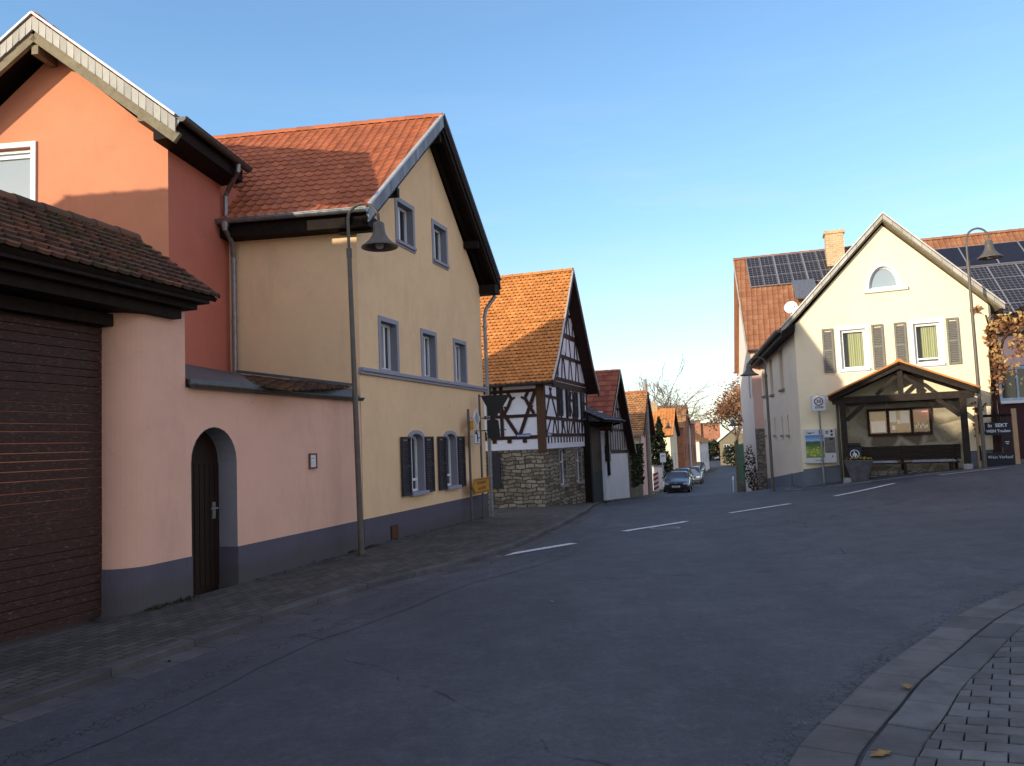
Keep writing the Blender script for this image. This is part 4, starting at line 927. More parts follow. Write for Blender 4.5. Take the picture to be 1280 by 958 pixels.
mb = MB(); mb.hexa(*[GR(u,z,k) for k in (-.26,11.5) for u, z in ((-.40,4.62),(-.02,4.72),(.02,5.0),(-.40,4.78))]); mb.build('eave_box', M['dark_wood'], rh)
mb = MB(); gutter(mb, GR(-.50,4.83,11.5), GR(-.50,4.83,-.30), .08); mb.build('gutter', M['gutter_dark'], rh)
mb = MB(); gutter(mb, GR(5.55,4.93,6), GR(5.55,4.93,-.25), .07); mb.build('gutter', M['gutter_dark'], rh)
mb = MB(); mb.tube([FR(1.06,.08,2.45), FR(1.06,.08,.15)], .04, 8); mb.tube([FR(.9,1.0,2.60), FR(1.06,.3,2.52), FR(1.06,.08,2.40)], .035, 8); mb.build('downpipe', M['gutter_dark'], rh)
mb = MB(); mb.tube([FRs(SL-2.7,.05,.33), FRs(SL-2.6,.05,-.05)], .05, 8); mb.build('vent_pipe', M['plinth2'], rh)

# ------------------------------------------------------------------ solar house behind
FO = Fr((9.26,30.8), 107.6); m_ = V((-.302,-.953,0))
so = thing('solar_house', 'large house behind with red tiled roof carrying solar panels', 'house', (9.26,30.8,-.6))
OA = V((10.32,35.6,9.56)); od = FO.d; odn = V((9.26-10.32, 30.8-35.6, 4.97-9.56)).normalized(); oN = od.cross(V((0,0,1)));
oN = (od).cross(-odn).normalized()
S_ = lambda u, s, n=0: OA+od*u+odn*s+oN*n
LN = 16
mb = MB(); tiles(mb, S_(-.1,0), S_(LN,0), S_(LN,6.85), S_(-.1,6.85), .21, .34, 'wave', 101, .15, 1)
far_e = lambda u: OA+od*u-V((odn.x,odn.y,-odn.z))*6.85
mb.hexa(S_(-.1,0,-.1), S_(LN,0,-.1), far_e(LN)+V((0,0,-.1)), far_e(-.1)+V((0,0,-.1)), S_(-.1,0), S_(LN,0), far_e(LN), far_e(-.1)); sr_ = mb.build('roof', M['roof_brown'], so)
mb = MB(); slab(mb, S_(-.1,0), S_(LN,0), S_(LN,6.85), S_(-.1,6.85), .1, .03); mb.build('soffit', M['olive_wood'], sr_)
mb = MB(); ridge(mb, S_(-.12,0,.0), S_(LN,0,.0), .12, .4); mb.build('ridge_tiles', M['roof_brown'], sr_)
mb = MB(); mb.bar(S_(-.12,0,-.10), S_(-.12,6.85,-.10), .05, .22, oN); mb.build('verge', M['pale_trim'], so)
mb = MB(); wall(mb, FO, rect(0,LN-.5,-1.5,4.9)); mb.build('wall', M['rosa'], so); mb = MB(); FOs = Fr((FO(.12,0,0)+V((.2164,.9763,0))*9.85)[:2], 192.5)
wall(mb, FOs, [(0,-2.6),(9.85,-2.6),(9.85,4.9),(4.92,9.3),(0,4.9)], [rect(6.2,7.0,3.2,4.6), rect(8.0,8.7,3.2,4.5)], .12); mb.build('gable_wall', plaster('pale_rose_plaster', (.80,.70,.60), (.4,.33,.28), .4), so)
for hl in (rect(6.2,7.0,3.2,4.6), rect(8.0,8.7,3.2,4.5)): window(so, FOs, hl, -.05, M['timber'], M['pane'], .05, (.5,))
mb = MB(); FO.box(mb, .0,1.1,.005,.05,-2.6,1.9); mb.build('render_base', M['stone_lt'], so); 
wr = rect(8.30,9.5,2.50,3.72); mb = MB(); FO.box(mb, 8.0,LN-.6,.01,.03,-1.5,2.40); mb.build('dark_plinth', plaster('wine_red_paint', (.075,.030,.035), (.04,.03,.03), .5), so)
mb = MB(); FO.box(mb, 8.28,9.52,.005,.012,2.48,3.74); mb.build('window_back', M['iron'], so)
window(so, FO, wr, .05, simple('blue_grey_frame', (.42,.50,.56), .5), M['pane'], .11, (.5,), sill=(M['white_frame'], .16, .09))
mb = MB(); gutter(mb, FO(-.1,.18,4.93), FO(LN,.18,4.93), .07); mb.build('gutter', M['gutter_dark'], so)
# photovoltaic panels: each a part with its cells drawn by the material
def pv_mat():
    m, nt, b = newmat('solar_cells'); v = coords(nt)
    uv = nd(nt, 'Attribute', attribute_name='uvw'); t = nd(nt, 'TexBrick', offset=0.0); nt.links.new(uv.outputs['Vector'], t.inputs['Vector'])
    t.inputs['Scale'].default_value = 1; t.inputs['Brick Width'].default_value = .16; t.inputs['Row Height'].default_value = .16; t.inputs['Mortar Size'].default_value = .008
    t.inputs['Color1'].default_value = (.012,.013,.020,1); t.inputs['Color2'].default_value = (.016,.017,.026,1); t.inputs['Mortar'].default_value = (.16,.15,.14,1)
    nt.links.new(t.outputs['Color'], b.inputs['Base Color']); b.inputs['Roughness'].default_value = .25
    return m
M['pv'] = pv_mat(); M['collector'] = simple('collector_glass', (.012,.014,.026), .18, 0, .2); M['alu'] = simple('aluminium', (.36,.35,.34), .4, .5, .05)
def panel(u0, u1, s0, s1, mat, name):
    mb = MB(); mb.face([S_(u0+.012,s1-.012,.12), S_(u1-.012,s1-.012,.12), S_(u1-.012,s0+.012,.12), S_(u0+.012,s0+.012,.12)])
    o = mb.build(name, mat, so); at = o.data.attributes.new('uvw', 'FLOAT_VECTOR', 'POINT'); w_, h_ = u1-u0-.05, s1-s0-.05
    for k, c in enumerate(((0,0,0),(w_,0,0),(w_,h_,0),(0,h_,0))): at.data[k].vector = c
    mb = MB(); th = .02
    for a, b in ((S_(u0,s0,.1),S_(u1,s0,.1)),(S_(u0,s1,.1),S_(u1,s1,.1)),(S_(u0,s0,.1),S_(u0,s1,.1)),(S_(u1,s0,.1),S_(u1,s1,.1))): mb.bar(a, b, .028, .05, oN)
    mb.build('frame', M['alu'], o)
for i in range(6):
    for j in range(3): panel(.42+i*.575+(i//2)*.02, .42+(i+1)*.575+(i//2)*.02-.01, .16+j*.78, .16+(j+1)*.78-.01, M['pv'], 'solar_panel')
for i in range(6): panel(7.62+i*1.06, 7.62+(i+1)*1.06-.02, 1.0, 2.5, M['collector'], 'solar_collector')
for i in range(7):
    for j in range(4): panel(7.3+i*.98, 7.3+(i+1)*.98-.02, 2.62+j*.86, 2.62+(j+1)*.86-.01, M['pv'], 'solar_panel')
ck = S_(4.0,1.1); mb = MB(); Fk = Fr(ck[:2], 107.6)
Fk.box(mb, -.36,.36,-.35,.35,7.6,10.02); cm = mb.build('chimney', M['brickwork'], so)
mb = MB(); Fk.box(mb, -.42,.42,-.41,.41,10.02,10.10); Fk.box(mb, -.38,.38,-.37,.37,10.10,10.16); mb.build('chimney_cap', M['brickwork'], cm)
mb = MB(); a, b, c, d = S_(2.05,3.85,.16), S_(3.1,3.85,.16), S_(3.1,2.5,.5), S_(2.05,2.5,.5); mb.hexa(S_(2.15,3.85,.02),S_(2.85,3.85,.02),S_(2.85,2.6,.02),S_(2.15,2.6,.02), S_(2.15,3.85,.26),S_(2.85,3.85,.26),S_(2.85,2.6,.16),S_(2.15,2.6,.16))
sk = mb.build('dormer', M['gutter_dark'], so)
mb = MB(); mb.hexa(S_(2.05,3.98,.27),S_(2.95,3.98,.27),S_(2.95,2.5,.17),S_(2.05,2.5,.17), S_(2.05,3.98,.33),S_(2.95,3.98,.33),S_(2.95,2.5,.22),S_(2.05,2.5,.22)); mb.build('dormer_roof', M['zinc'], sk)
mb = MB(); FD = S_(1.75,4.75,.45); ax = V((-.45,-.85,.28)).normalized(); sx = ax.cross(V((0,0,1))).normalized(); sy = sx.cross(ax)
mb.grid([[FD-ax*(.07*(1-(r/.26)**2))+(sx*math.cos(k*math.pi/10)+sy*math.sin(k*math.pi/10))*r for k in range(20)] for r in (.02,.09,.17,.23,.26)], closed=True)
mb.tube([S_(1.75,4.9,0), FD-ax*.10], .025, 8); mb.tube([FD-sy*.3, FD+ax*.28], .012, 6); mb.cbox(FD+ax*.3, .06,.06,.06); mb.build('satellite_dish', M['sign_white'], so)

so.location = (10.649,35.42,-.945); so.scale = (1.15,1.15,1.15)
FOs = Fr((V((10.79,35.38,0))+V((.2164,.9763,0))*11.3)[:2], 192.5)

# ------------------------------------------------------------------ bus shelter with notice case and bench
z0 = .22
su = thing('bus_shelter', 'open timber shelter with tiled gable roof against the pale yellow house', 'shelter', FR(2.7,.6,.3))
P0, P1, PB = 1.24, 4.24, 1.08
zb = lambda u, o: h(*FR(u,o,0)[:2])
for u, o in ((P0,PB),(P1,PB)):
    mb = MB(); FR.box(mb, u-.08,u+.08,o-.08,o+.08,zb(u,o)+.16,2.47); pt = mb.build('post', M['shelter_wood'], su, bevel=.01)
    mb = MB(); FR.box(mb, u-.11,u+.11,o-.11,o+.11,zb(u,o)-.2,zb(u,o)+.17); mb.build('post_base', M['concrete'], pt, bevel=.015)
mb = MB(); FR.box(mb, .98,4.52,PB-.08,PB+.08,2.45,2.64); FR.box(mb, 1.1,4.4,.07,.2,2.45,2.62)
for u in (P0,P1): FR.box(mb, u-.08,u+.08,.2,PB-.081,2.46,2.62)
for u, s in ((P0,1),(P1,-1)): mb.bar(FR(u+s*.08,PB,1.98), FR(u+s*.62,PB,2.46), .10, .12)
mb.build('tie_beam', M['shelter_wood'], su)
mb = MB(); FR.box(mb, 2.69,2.83,PB-.07,PB+.07,2.64,3.34)
for s in (-1, 1): mb.bar(FR(2.76+s*.62,PB,2.66), FR(2.76+s*.10,PB,3.15), .08, .10)
for o in (.2,.62,PB+.16):
    for s in (-1, 1): mb.bar(FR(2.76,o,3.40), FR(2.76+s*1.84,o,2.60), .07, .12)
mb.build('king_post_truss', M['shelter_wood'], su)
mb = MB(); ra, rb = FR(2.76,PB+.27,3.54), FR(2.76,.02,3.54)
tiles(mb, rb, ra, FR(.86,PB+.27,2.67), FR(.86,.02,2.67), .19, .17, 'flat', 111); tiles(mb, ra, rb, FR(4.66,.02,2.67), FR(4.66,PB+.27,2.67), .19, .17, 'flat', 112); srf = mb.build('roof', M['roof_red'], su)
mb = MB(); slab(mb, rb, ra, FR(.87,PB+.26,2.67), FR(.87,.02,2.67), .04, .02); slab(mb, ra, rb, FR(4.65,.02,2.67), FR(4.65,PB+.26,2.67), .04, .02); mb.build('roof_boards', M['shelter_wood'], srf)
mb = MB(); ridge(mb, ra, rb, .10, .34); mb.bar(FR(2.76,PB+.25,3.55), FR(.86,PB+.25,2.69), .13, .045); mb.bar(FR(2.76,PB+.25,3.55), FR(4.66,PB+.25,2.69), .13, .045); mb.build('ridge_tiles', M['roof_orange'], srf)  # orange tile colour paints sunlight onto the roof edge, the roof itself is red
mb = MB(); FR.box(mb, 1.16,4.32,.03,.06,.1,2.62); mb.build('back_wall', stone('patched_rubble', [(.20,.165,.11),(.36,.30,.20),(.34,.29,.20),(.16,.12,.085)], (.36,.31,.22), 1.7, (1,1,1.3), .10), su)
mb = MB()
for i in range(4): FR.box(mb, 1.3,4.18,.09,.115,.80+i*.10,.895+i*.10)
for u in (1.4,2.7,4.05): FR.box(mb, u-.04,u+.04,.06,.09,.4,1.2)
mb.build('back_boards', M['shelter_wood'], su)
bh = thing('bench', 'long dark plank bench in the timber shelter', 'bench', FR(2.7,.5,.3))
mb = MB()
for i in range(3): FR.box(mb, 1.4,4.1,.22+i*.13,.22+i*.13+.115,.70,.735)
mb.build('seat', M['shelter_wood'], bh, bevel=.006)
for u in (1.6,2.75,3.9):
    mb = MB(); FR.box(mb, u-.035,u+.035,.24,.58,zb(u,.4)-.05,.698); mb.build('leg', M['shelter_wood'], bh)
mb = MB(); FR.box(mb, 1.45,4.1,.20,.30,.0,.50); mb.build('footing', M['stone_lt'], bh)
M['fleece'] = simple('grey_fleece', (.34,.34,.35), .95, 0, .5, 22, .1, 1)
for u0, u1, lb in ((1.80,2.56,'shorter grey fleece cushion on the shelter bench, nearer the planter'),(2.93,4.02,'longer grey fleece cushion on the shelter bench, at the right end')):
    mb = MB(); rnd = random.Random(int(u0*10)); rows = []
    for o in (.22,.25,.32,.45,.55,.60,.61):
        rows.append([FR(u, o+rnd.gauss(0,.006), .745+(.045 if .24 < o < .59 else .012)*(1 if u0+.02 < u < u1-.02 else .3)+rnd.gauss(0,.005)) for u in [u0+(u1-u0)*k/22 for k in range(23)]])
    rows.append([FR(u0+(u1-u0)*k/22, .615, .738) for k in range(23)]); mb.grid(rows)
    o = mb.build('cushion', M['fleece'], None, smooth=True); props(o, lb, 'cushion', 'cushions on the bench')
nc = thing('notice_case', 'brown three part notice case hung on the shelter back wall', 'notice board', FR(2.7,.1,1.9))
mb = MB(); 
cells = [(1.92,2.36),(2.44,2.98),(3.06,3.46)]
outer = rect(1.85,3.53,1.50,2.28); sheet(mb, FR, outer, [rect(a,b,1.57,2.21) for a, b in cells], .16); reveal(mb, FR, outer, .06, .16)
for a, b in cells: reveal(mb, FR, rect(a,b,1.57,2.21), .16, .09)
mb.build('frame', M['timber'], nc)
cols = [(.38,.24,.17),(.40,.25,.17),(.36,.07,.06)]
for (a, b), c in zip(cells, cols):
    mb = MB(); FR.box(mb, a,b,.075,.09,1.57,2.21); mb.build('pin_board', simple('cork', c, .9, 0, .15, 20), nc)
mb = MB(); FR.box(mb, 1.95,2.33,.09,.094,1.60,1.93); FR.box(mb, 2.45,2.62,.09,.094,1.88,2.2); FR.box(mb, 2.64,2.72,.09,.0935,1.83,1.95); FR.box(mb, 2.73,2.95,.09,.094,1.84,2.19); FR.box(mb, 2.5,2.58,.0,.0935,1.66,1.78); FR.box(mb, 3.28,3.44,.09,.093,2.14,2.16); mb.build('papers', M['sign_white'], nc)
mb = MB(); FR.box(mb, 3.07,3.45,.09,.094,1.58,1.86); mb.build('photo_poster', simple('dark_poster', (.035,.04,.05), .5), nc)
mb = MB(); rnd = random.Random(8)
for i in range(6): u = 3.11+i*.055; z = 1.70+rnd.uniform(-.03,.06); FR.box(mb, u,u+.035,.094,.0955,z,z+.09)
mb.build('pale_figures', M['sign_grey'], nc)
mb = MB()
for (a, b) in cells: FR.box(mb, a,b,.135,.139,1.57,2.21)
mb.build('glass', M['clear'], nc)

# cigarette machine
vm = thing('vending_machine', 'white wall vending machine with landscape poster, behind the speed zone sign', 'machine', FR(.53,.1,1.2))
mb = MB(); FR.box(mb, .09,.97,.0,.22,.76,1.77); mb.build('cabinet', simple('enamel_white', (.60,.61,.60), .4, 0, .08), vm, bevel=.015)
def poster():
    m, nt, b = newmat('landscape_poster'); at = nd(nt, 'Attribute', attribute_name='uvw'); sp = nd(nt, 'SeparateXYZ'); nt.links.new(at.outputs['Vector'], sp.inputs[0])
    n = noise(nt, at.outputs['Vector'], 5, 5); z = mth(nt, 'ADD', sp.outputs[1], mth(nt, 'MULTIPLY', n, .10))
    c = ramp(nt, z, [(.05,(.10,.22,.02)),(.3,(.24,.34,.03)),(.55,(.05,.14,.02)),(.70,(.02,.06,.03)),(.76,(.05,.10,.13)),(.79,(.30,.46,.62)),(.98,(.05,.22,.52))])
    vo = nd(nt, 'TexVoronoi'); vo.inputs['Scale'].default_value = 9; nt.links.new(at.outputs['Vector'], vo.inputs['Vector'])
    low = ramp(nt, sp.outputs[1], [(.4, 1.), (.55, .0)]); bush = mth(nt, 'MULTIPLY', ramp(nt, vo.outputs['Distance'], [(.2, 1.), (.5, .0)]), low)
    c = mix(nt, bush, c, (.50,.55,.10)); nt.links.new(c, b.inputs['Base Color']); b.inputs['Roughness'].default_value = .3; return m
mb = MB(); mb.face([FR(.13,.226,.93), FR(.64,.226,.93), FR(.64,.226,1.60), FR(.13,.226,1.60)]); o = mb.build('poster', poster(), vm); at = o.data.attributes.new('uvw', 'FLOAT_VECTOR', 'POINT')
for k, c in enumerate(((0,0,0),(.8,0,0),(.8,1,0),(0,1,0))): at.data[k].vector = c
mb = MB(); FR.box(mb, .66,.95,.22,.235,1.06,1.52); mb.build('product_panel', simple('grey_panel', (.16,.14,.13), .5, 0, .4, 14), vm)
mb = MB()
for z in (1.69,1.66,1.62): FR.box(mb, .70,.78,.22,.226,z,z+.018)
FR.box(mb, .84,.90,.22,.23,1.66,1.73); FR.box(mb, .84,.90,.22,.23,1.56,1.62); FR.box(mb, .80,.90,.22,.24,1.44,1.50); FR.box(mb, .16,.40,.22,.2265,1.66,1.675); FR.box(mb, .22,.30,.22,.2268,1.64,1.662); FR.box(mb, .38,.60,.22,.2262,.835,.85); FR.box(mb, .84,.87,.22,.235,.94,.98); mb.build('fittings', M['sign_black'], vm)
mb = MB(); FR.box(mb, .52,.60,.22,.23,1.62,1.74); mb.build('badge', M['sign_blue'], vm)

# 30 zone sign
zs = thing('zone_sign', 'square white speed zone sign reading 30 on a grey post', 'road sign', FR(.59,.3,.1))
mb = MB(); mb.tube([FR(.59,.35,zb(.59,.35)-.2), FR(.565,.35,2.80)], .03, 10); mb.build('post', M['steel'], zs)
FZ = Fr(FR(.58,.39,0)[:2], 108); sq = []
for cx_, cz_, a0 in ((.20,.21,0),(-.20,.21,90),(-.20,-.21,180),(.20,-.21,270)):
    for k in range(4): a = R(a0+k*30); sq.append((cx_*.88+.045*math.cos(a), 2.53+cz_*.9+.045*math.sin(a)))
mb = MB(); sheet(mb, FZ, sq, (), .0); reveal(mb, FZ, sq, -.02, 0); sheet(mb, FZ, sq[::-1], (), -.02); zp = mb.build('panel', M['sign_white'], zs)
mb = MB(); ring(mb, FZ, inset(sq, .006), inset(sq, .03), .004, .003); mb.build('border', M['sign_grey'], zp)
circ = lambda r, c=(0,2.585), n=28: [(c[0]+r*math.cos(2*math.pi*k/n), c[1]+r*math.sin(2*math.pi*k/n)) for k in range(n)]
mb = MB(); ring(mb, FZ, circ(.128), circ(.098), .005, .004); mb.build('red_ring', simple('faded_red', (.13,.025,.025), .5), zp)
text(zp, '30', FZ, 0, .006, 2.585, .145, M['sign_black'], bold=.003); text(zp, 'ZONE', FZ, 0, .006, 2.41, .085, M['sign_black'], bold=.002)

# litter bin and planter
bi = thing('litter_bin', 'dark blue litter bin with round white emblem behind the concrete planter', 'bin', FR(1.3,.75,.25))
FBn = Fr(FR(1.47,.92,0)[:2], 112)
mb = MB(); mb.hexa(*[FBn(u,o,z) for z, k in ((zb(1.3,.7)+.1,.92),(1.22,1)) for u, o in ((-.19*k,.15*k-.15),(.19*k,.15*k-.15),(.19*k,-.15*k-.15),(-.19*k,-.15*k-.15))]); mb.build('body', simple('navy_plastic', (.016,.022,.035), .5), bi, bevel=.02)
mb = MB(); FBn.box(mb, -.20,.20,-.31,.01,1.22,1.25); FBn.box(mb, -.17,.17,-.31,-.02,1.25,1.33); mb.build('lid', M['sign_black'], bi, bevel=.015)
mb = MB(); ring(mb, FBn, circ(.125,(0,1.02)), circ(.105,(0,1.02)), .006, .004); sheet(mb, FBn, circ(.022,(-.01,1.075)), (), .006)
for q in ([(-.06,.95),(-.03,.95),(-.02,1.04),(-.05,1.04)],[(.0,.93),(.03,.93),(.035,1.05),(-.02,1.05)],[(.03,1.0),(.06,.95),(.075,.96),(.04,1.05)]): sheet(mb, FBn, q, (), .006)
mb.build('emblem', M['sign_white'], bi)
pt = thing('planter', 'tapered concrete planter with small yellow flowers in front of the shelter', 'planter', FR(1.48,.95,.25))
FPl = Fr(FR(1.56,1.30,0)[:2], 113); g = zb(1.5,1.2)-.02
mb = MB(); rows = [[FPl(u*k,o*k-.3,z) for u, o in ((-.36,.3),(.36,.3),(.36,-.3),(-.36,-.3))] for z, k in ((g,.66),(g+.05,.68),(g+.05,.58),(.80,1.0),(.82,1.03),(.86,1.03),(.86,.92),(.80,.90))]; mb.grid(rows, closed=True); mb.face(rows[0]); mb.face(rows[-1]); mb.build('tub', simple('grey_concrete', (.10,.10,.105), .85, 0, .3, 8, .15, .4), pt)
mb = MB(); rnd = random.Random(31)
for i in range(420):
    u, o = rnd.uniform(-.32,.32), rnd.uniform(-.56,-.05); leaf(mb, FPl(u,o,.83+rnd.random()**2*.10), rnd.uniform(.03,.06), rnd, rnd.random())
mb.build('leaves', M['ivy'], pt)
mb = MB()
for i in range(70):
    u, o = rnd.uniform(-.33,.33), rnd.uniform(-.5,-.0); c = FPl(u,o,.88+rnd.uniform(0,.05))
    for k in range(3): leaf(mb, c+V((rnd.gauss(0,.008),rnd.gauss(0,.008),rnd.gauss(0,.008))), .04, rnd, rnd.random())
mb.build('flowers', foliage('yellow_petals', [(.55,.33,.03),(.75,.55,.06)]), pt)

# chalk boards in a timber frame
cb = thing('chalkboard_stand', 'timber frame stand with two chalk boards beside the right lamp', 'sign', FR(4.95,.9,.5))
FK = Fr(FR(4.5,.9,0)[:2], 112.5); gz = .52
mb = MB(); FK.box(mb, .0,.07,-.04,.03,gz,1.97); mb.build('upright', wood('pale_pine', (.26,.18,.10), (.40,.29,.17), (6,6,1)), cb)
mb = MB(); FK.box(mb, .86,.97,-.05,.04,gz-.02,2.10); mb.build('upright', wood('pine_board', (.34,.22,.12), (.48,.33,.19), (6,6,1)), cb)
mb = MB(); FK.box(mb, .07,.86,-.03,.02,1.90,1.97); FK.box(mb, .07,.86,-.03,.02,gz+.02,gz+.07); FK.box(mb, .05,.09,-.02,.045,.75,1.15); mb.build('crossbar', M['dark_wood'], cb)
M['slateboard'] = simple('chalkboard', (.012,.015,.024), .6); M['chalk'] = simple('chalk', (.62,.62,.64), .9, 0, .2, 30)
mb = MB(); FK.box(mb, .22,.82,-.02,.035,1.42,1.76); b1 = mb.build('upper_board', M['slateboard'], cb)
mb = MB(); FK.box(mb, .20,.84,-.02,.05,.62,.94); b2 = mb.build('lower_board', M['slateboard'], cb)
text(b1, 'In  SEKT', FK, .52, .037, 1.67, .13, M['chalk'], bold=.003); text(b1, 'WEIN Trauben', FK, .525, .037, 1.52, .105, M['chalk'], squash=.85, bold=.002)
text(b2, 'Wein Verkauf', FK, .52, .052, .83, .115, M['chalk'], squash=.9)
mb = MB(); FK.box(mb, .62,.80,-.02,.03,1.0,1.40); FK.box(mb, .60,.72,-.02,.02,1.77,1.95); mb.build('dark_panel', M['iron'], cb)
mb = MB(); FK.box(mb, .66,.76,.03,.033,1.22,1.24); FK.box(mb, .68,.74,.03,.033,1.17,1.19); mb.build('chalk_mark', M['chalk'], cb)

# pergola with autumn vine
pg = thing('pergola', 'dark timber pergola attached to the right end of the pale yellow house', 'pergola', FR(6.4,0,.6))
mb = MB(); FR.box(mb, 5.22,9.0,.25,.37,4.55,4.72); FR.box(mb, 5.22,9.0,-1.6,-1.48,4.55,4.72)
for i in range(8): FR.box(mb, 5.35+i*.5,5.43+i*.5,-1.8,.55,4.72,4.84)
mb.build('rafters', M['dark_wood'], pg)
for u in (6.9,8.9):
    for o in (.31,-1.54):
        mb = MB(); FR.box(mb, u-.06,u+.06,o-.06,o+.06,.3,4.55); mb.build('post', M['dark_wood'], pg)
vn = thing('vine', 'climbing vine with yellow and brown autumn leaves right of the pale yellow house', 'climbing plant', FR(5.0,.15,.5))
rnd = random.Random(17); mb = MB()
for k in range(4):
    u = 4.98+k*.05; pts = []
    for i in range(9): pts.append(FR(u+rnd.gauss(0,.03)+i*.02, .14+rnd.gauss(0,.02), .5+i*.53))
    mb.tube(pts, [.055-.004*i for i in range(9)], 7)
mb.tube([FR(5.05,.15,2.2),FR(5.12,.2,3.0),FR(5.4,.3,4.0),FR(5.9,.35,4.6),FR(7.0,.35,4.8)], [.05,.045,.04,.03,.02], 7)
mb.tube([FR(4.9,.1,2.3),FR(4.72,.08,2.1),FR(4.66,.08,1.7),FR(4.64,.08,1.4)], [.02,.02,.015,.01], 6); mb.build('stem', M['timber'], vn)
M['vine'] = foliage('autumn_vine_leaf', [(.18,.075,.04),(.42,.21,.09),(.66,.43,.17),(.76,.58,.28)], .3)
lf = MB()
bl = [(FR(5.25,.25,3.35),(.26,.2,.75)),(FR(5.15,.2,4.2),(.22,.18,.45)),(FR(5.55,.35,4.45),(.45,.3,.32)),(FR(6.2,.4,4.55),(.55,.3,.28)),(FR(7.0,.4,4.6),(.6,.3,.28)),(FR(5.75,.35,3.85),(.28,.2,.4)),(FR(6.5,.4,4.1),(.25,.2,.35)),(FR(5.1,.2,2.75),(.13,.14,.4)),(FR(4.85,.15,4.9),(.2,.1,.16)),(FR(6.0,.4,3.3),(.10,.1,.5)),(FR(5.6,.35,3.2),(.14,.12,.35)),(FR(7.7,.4,4.4),(.5,.3,.4))]
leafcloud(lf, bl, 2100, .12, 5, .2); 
for i in range(60): leaf(lf, FR(6.3+rnd.gauss(0,.3), .4, 2.75+rnd.gauss(0,.14)), .1, rnd, .75+rnd.random()*.25)
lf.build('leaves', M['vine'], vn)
lf = MB()
for i in range(150): leaf(lf, FR(4.66+rnd.gauss(0,.06), .12, 2.35-rnd.random()*.95), .10, rnd, rnd.random()*.25)
lf.build('dry_leaves', M['vine'], vn)
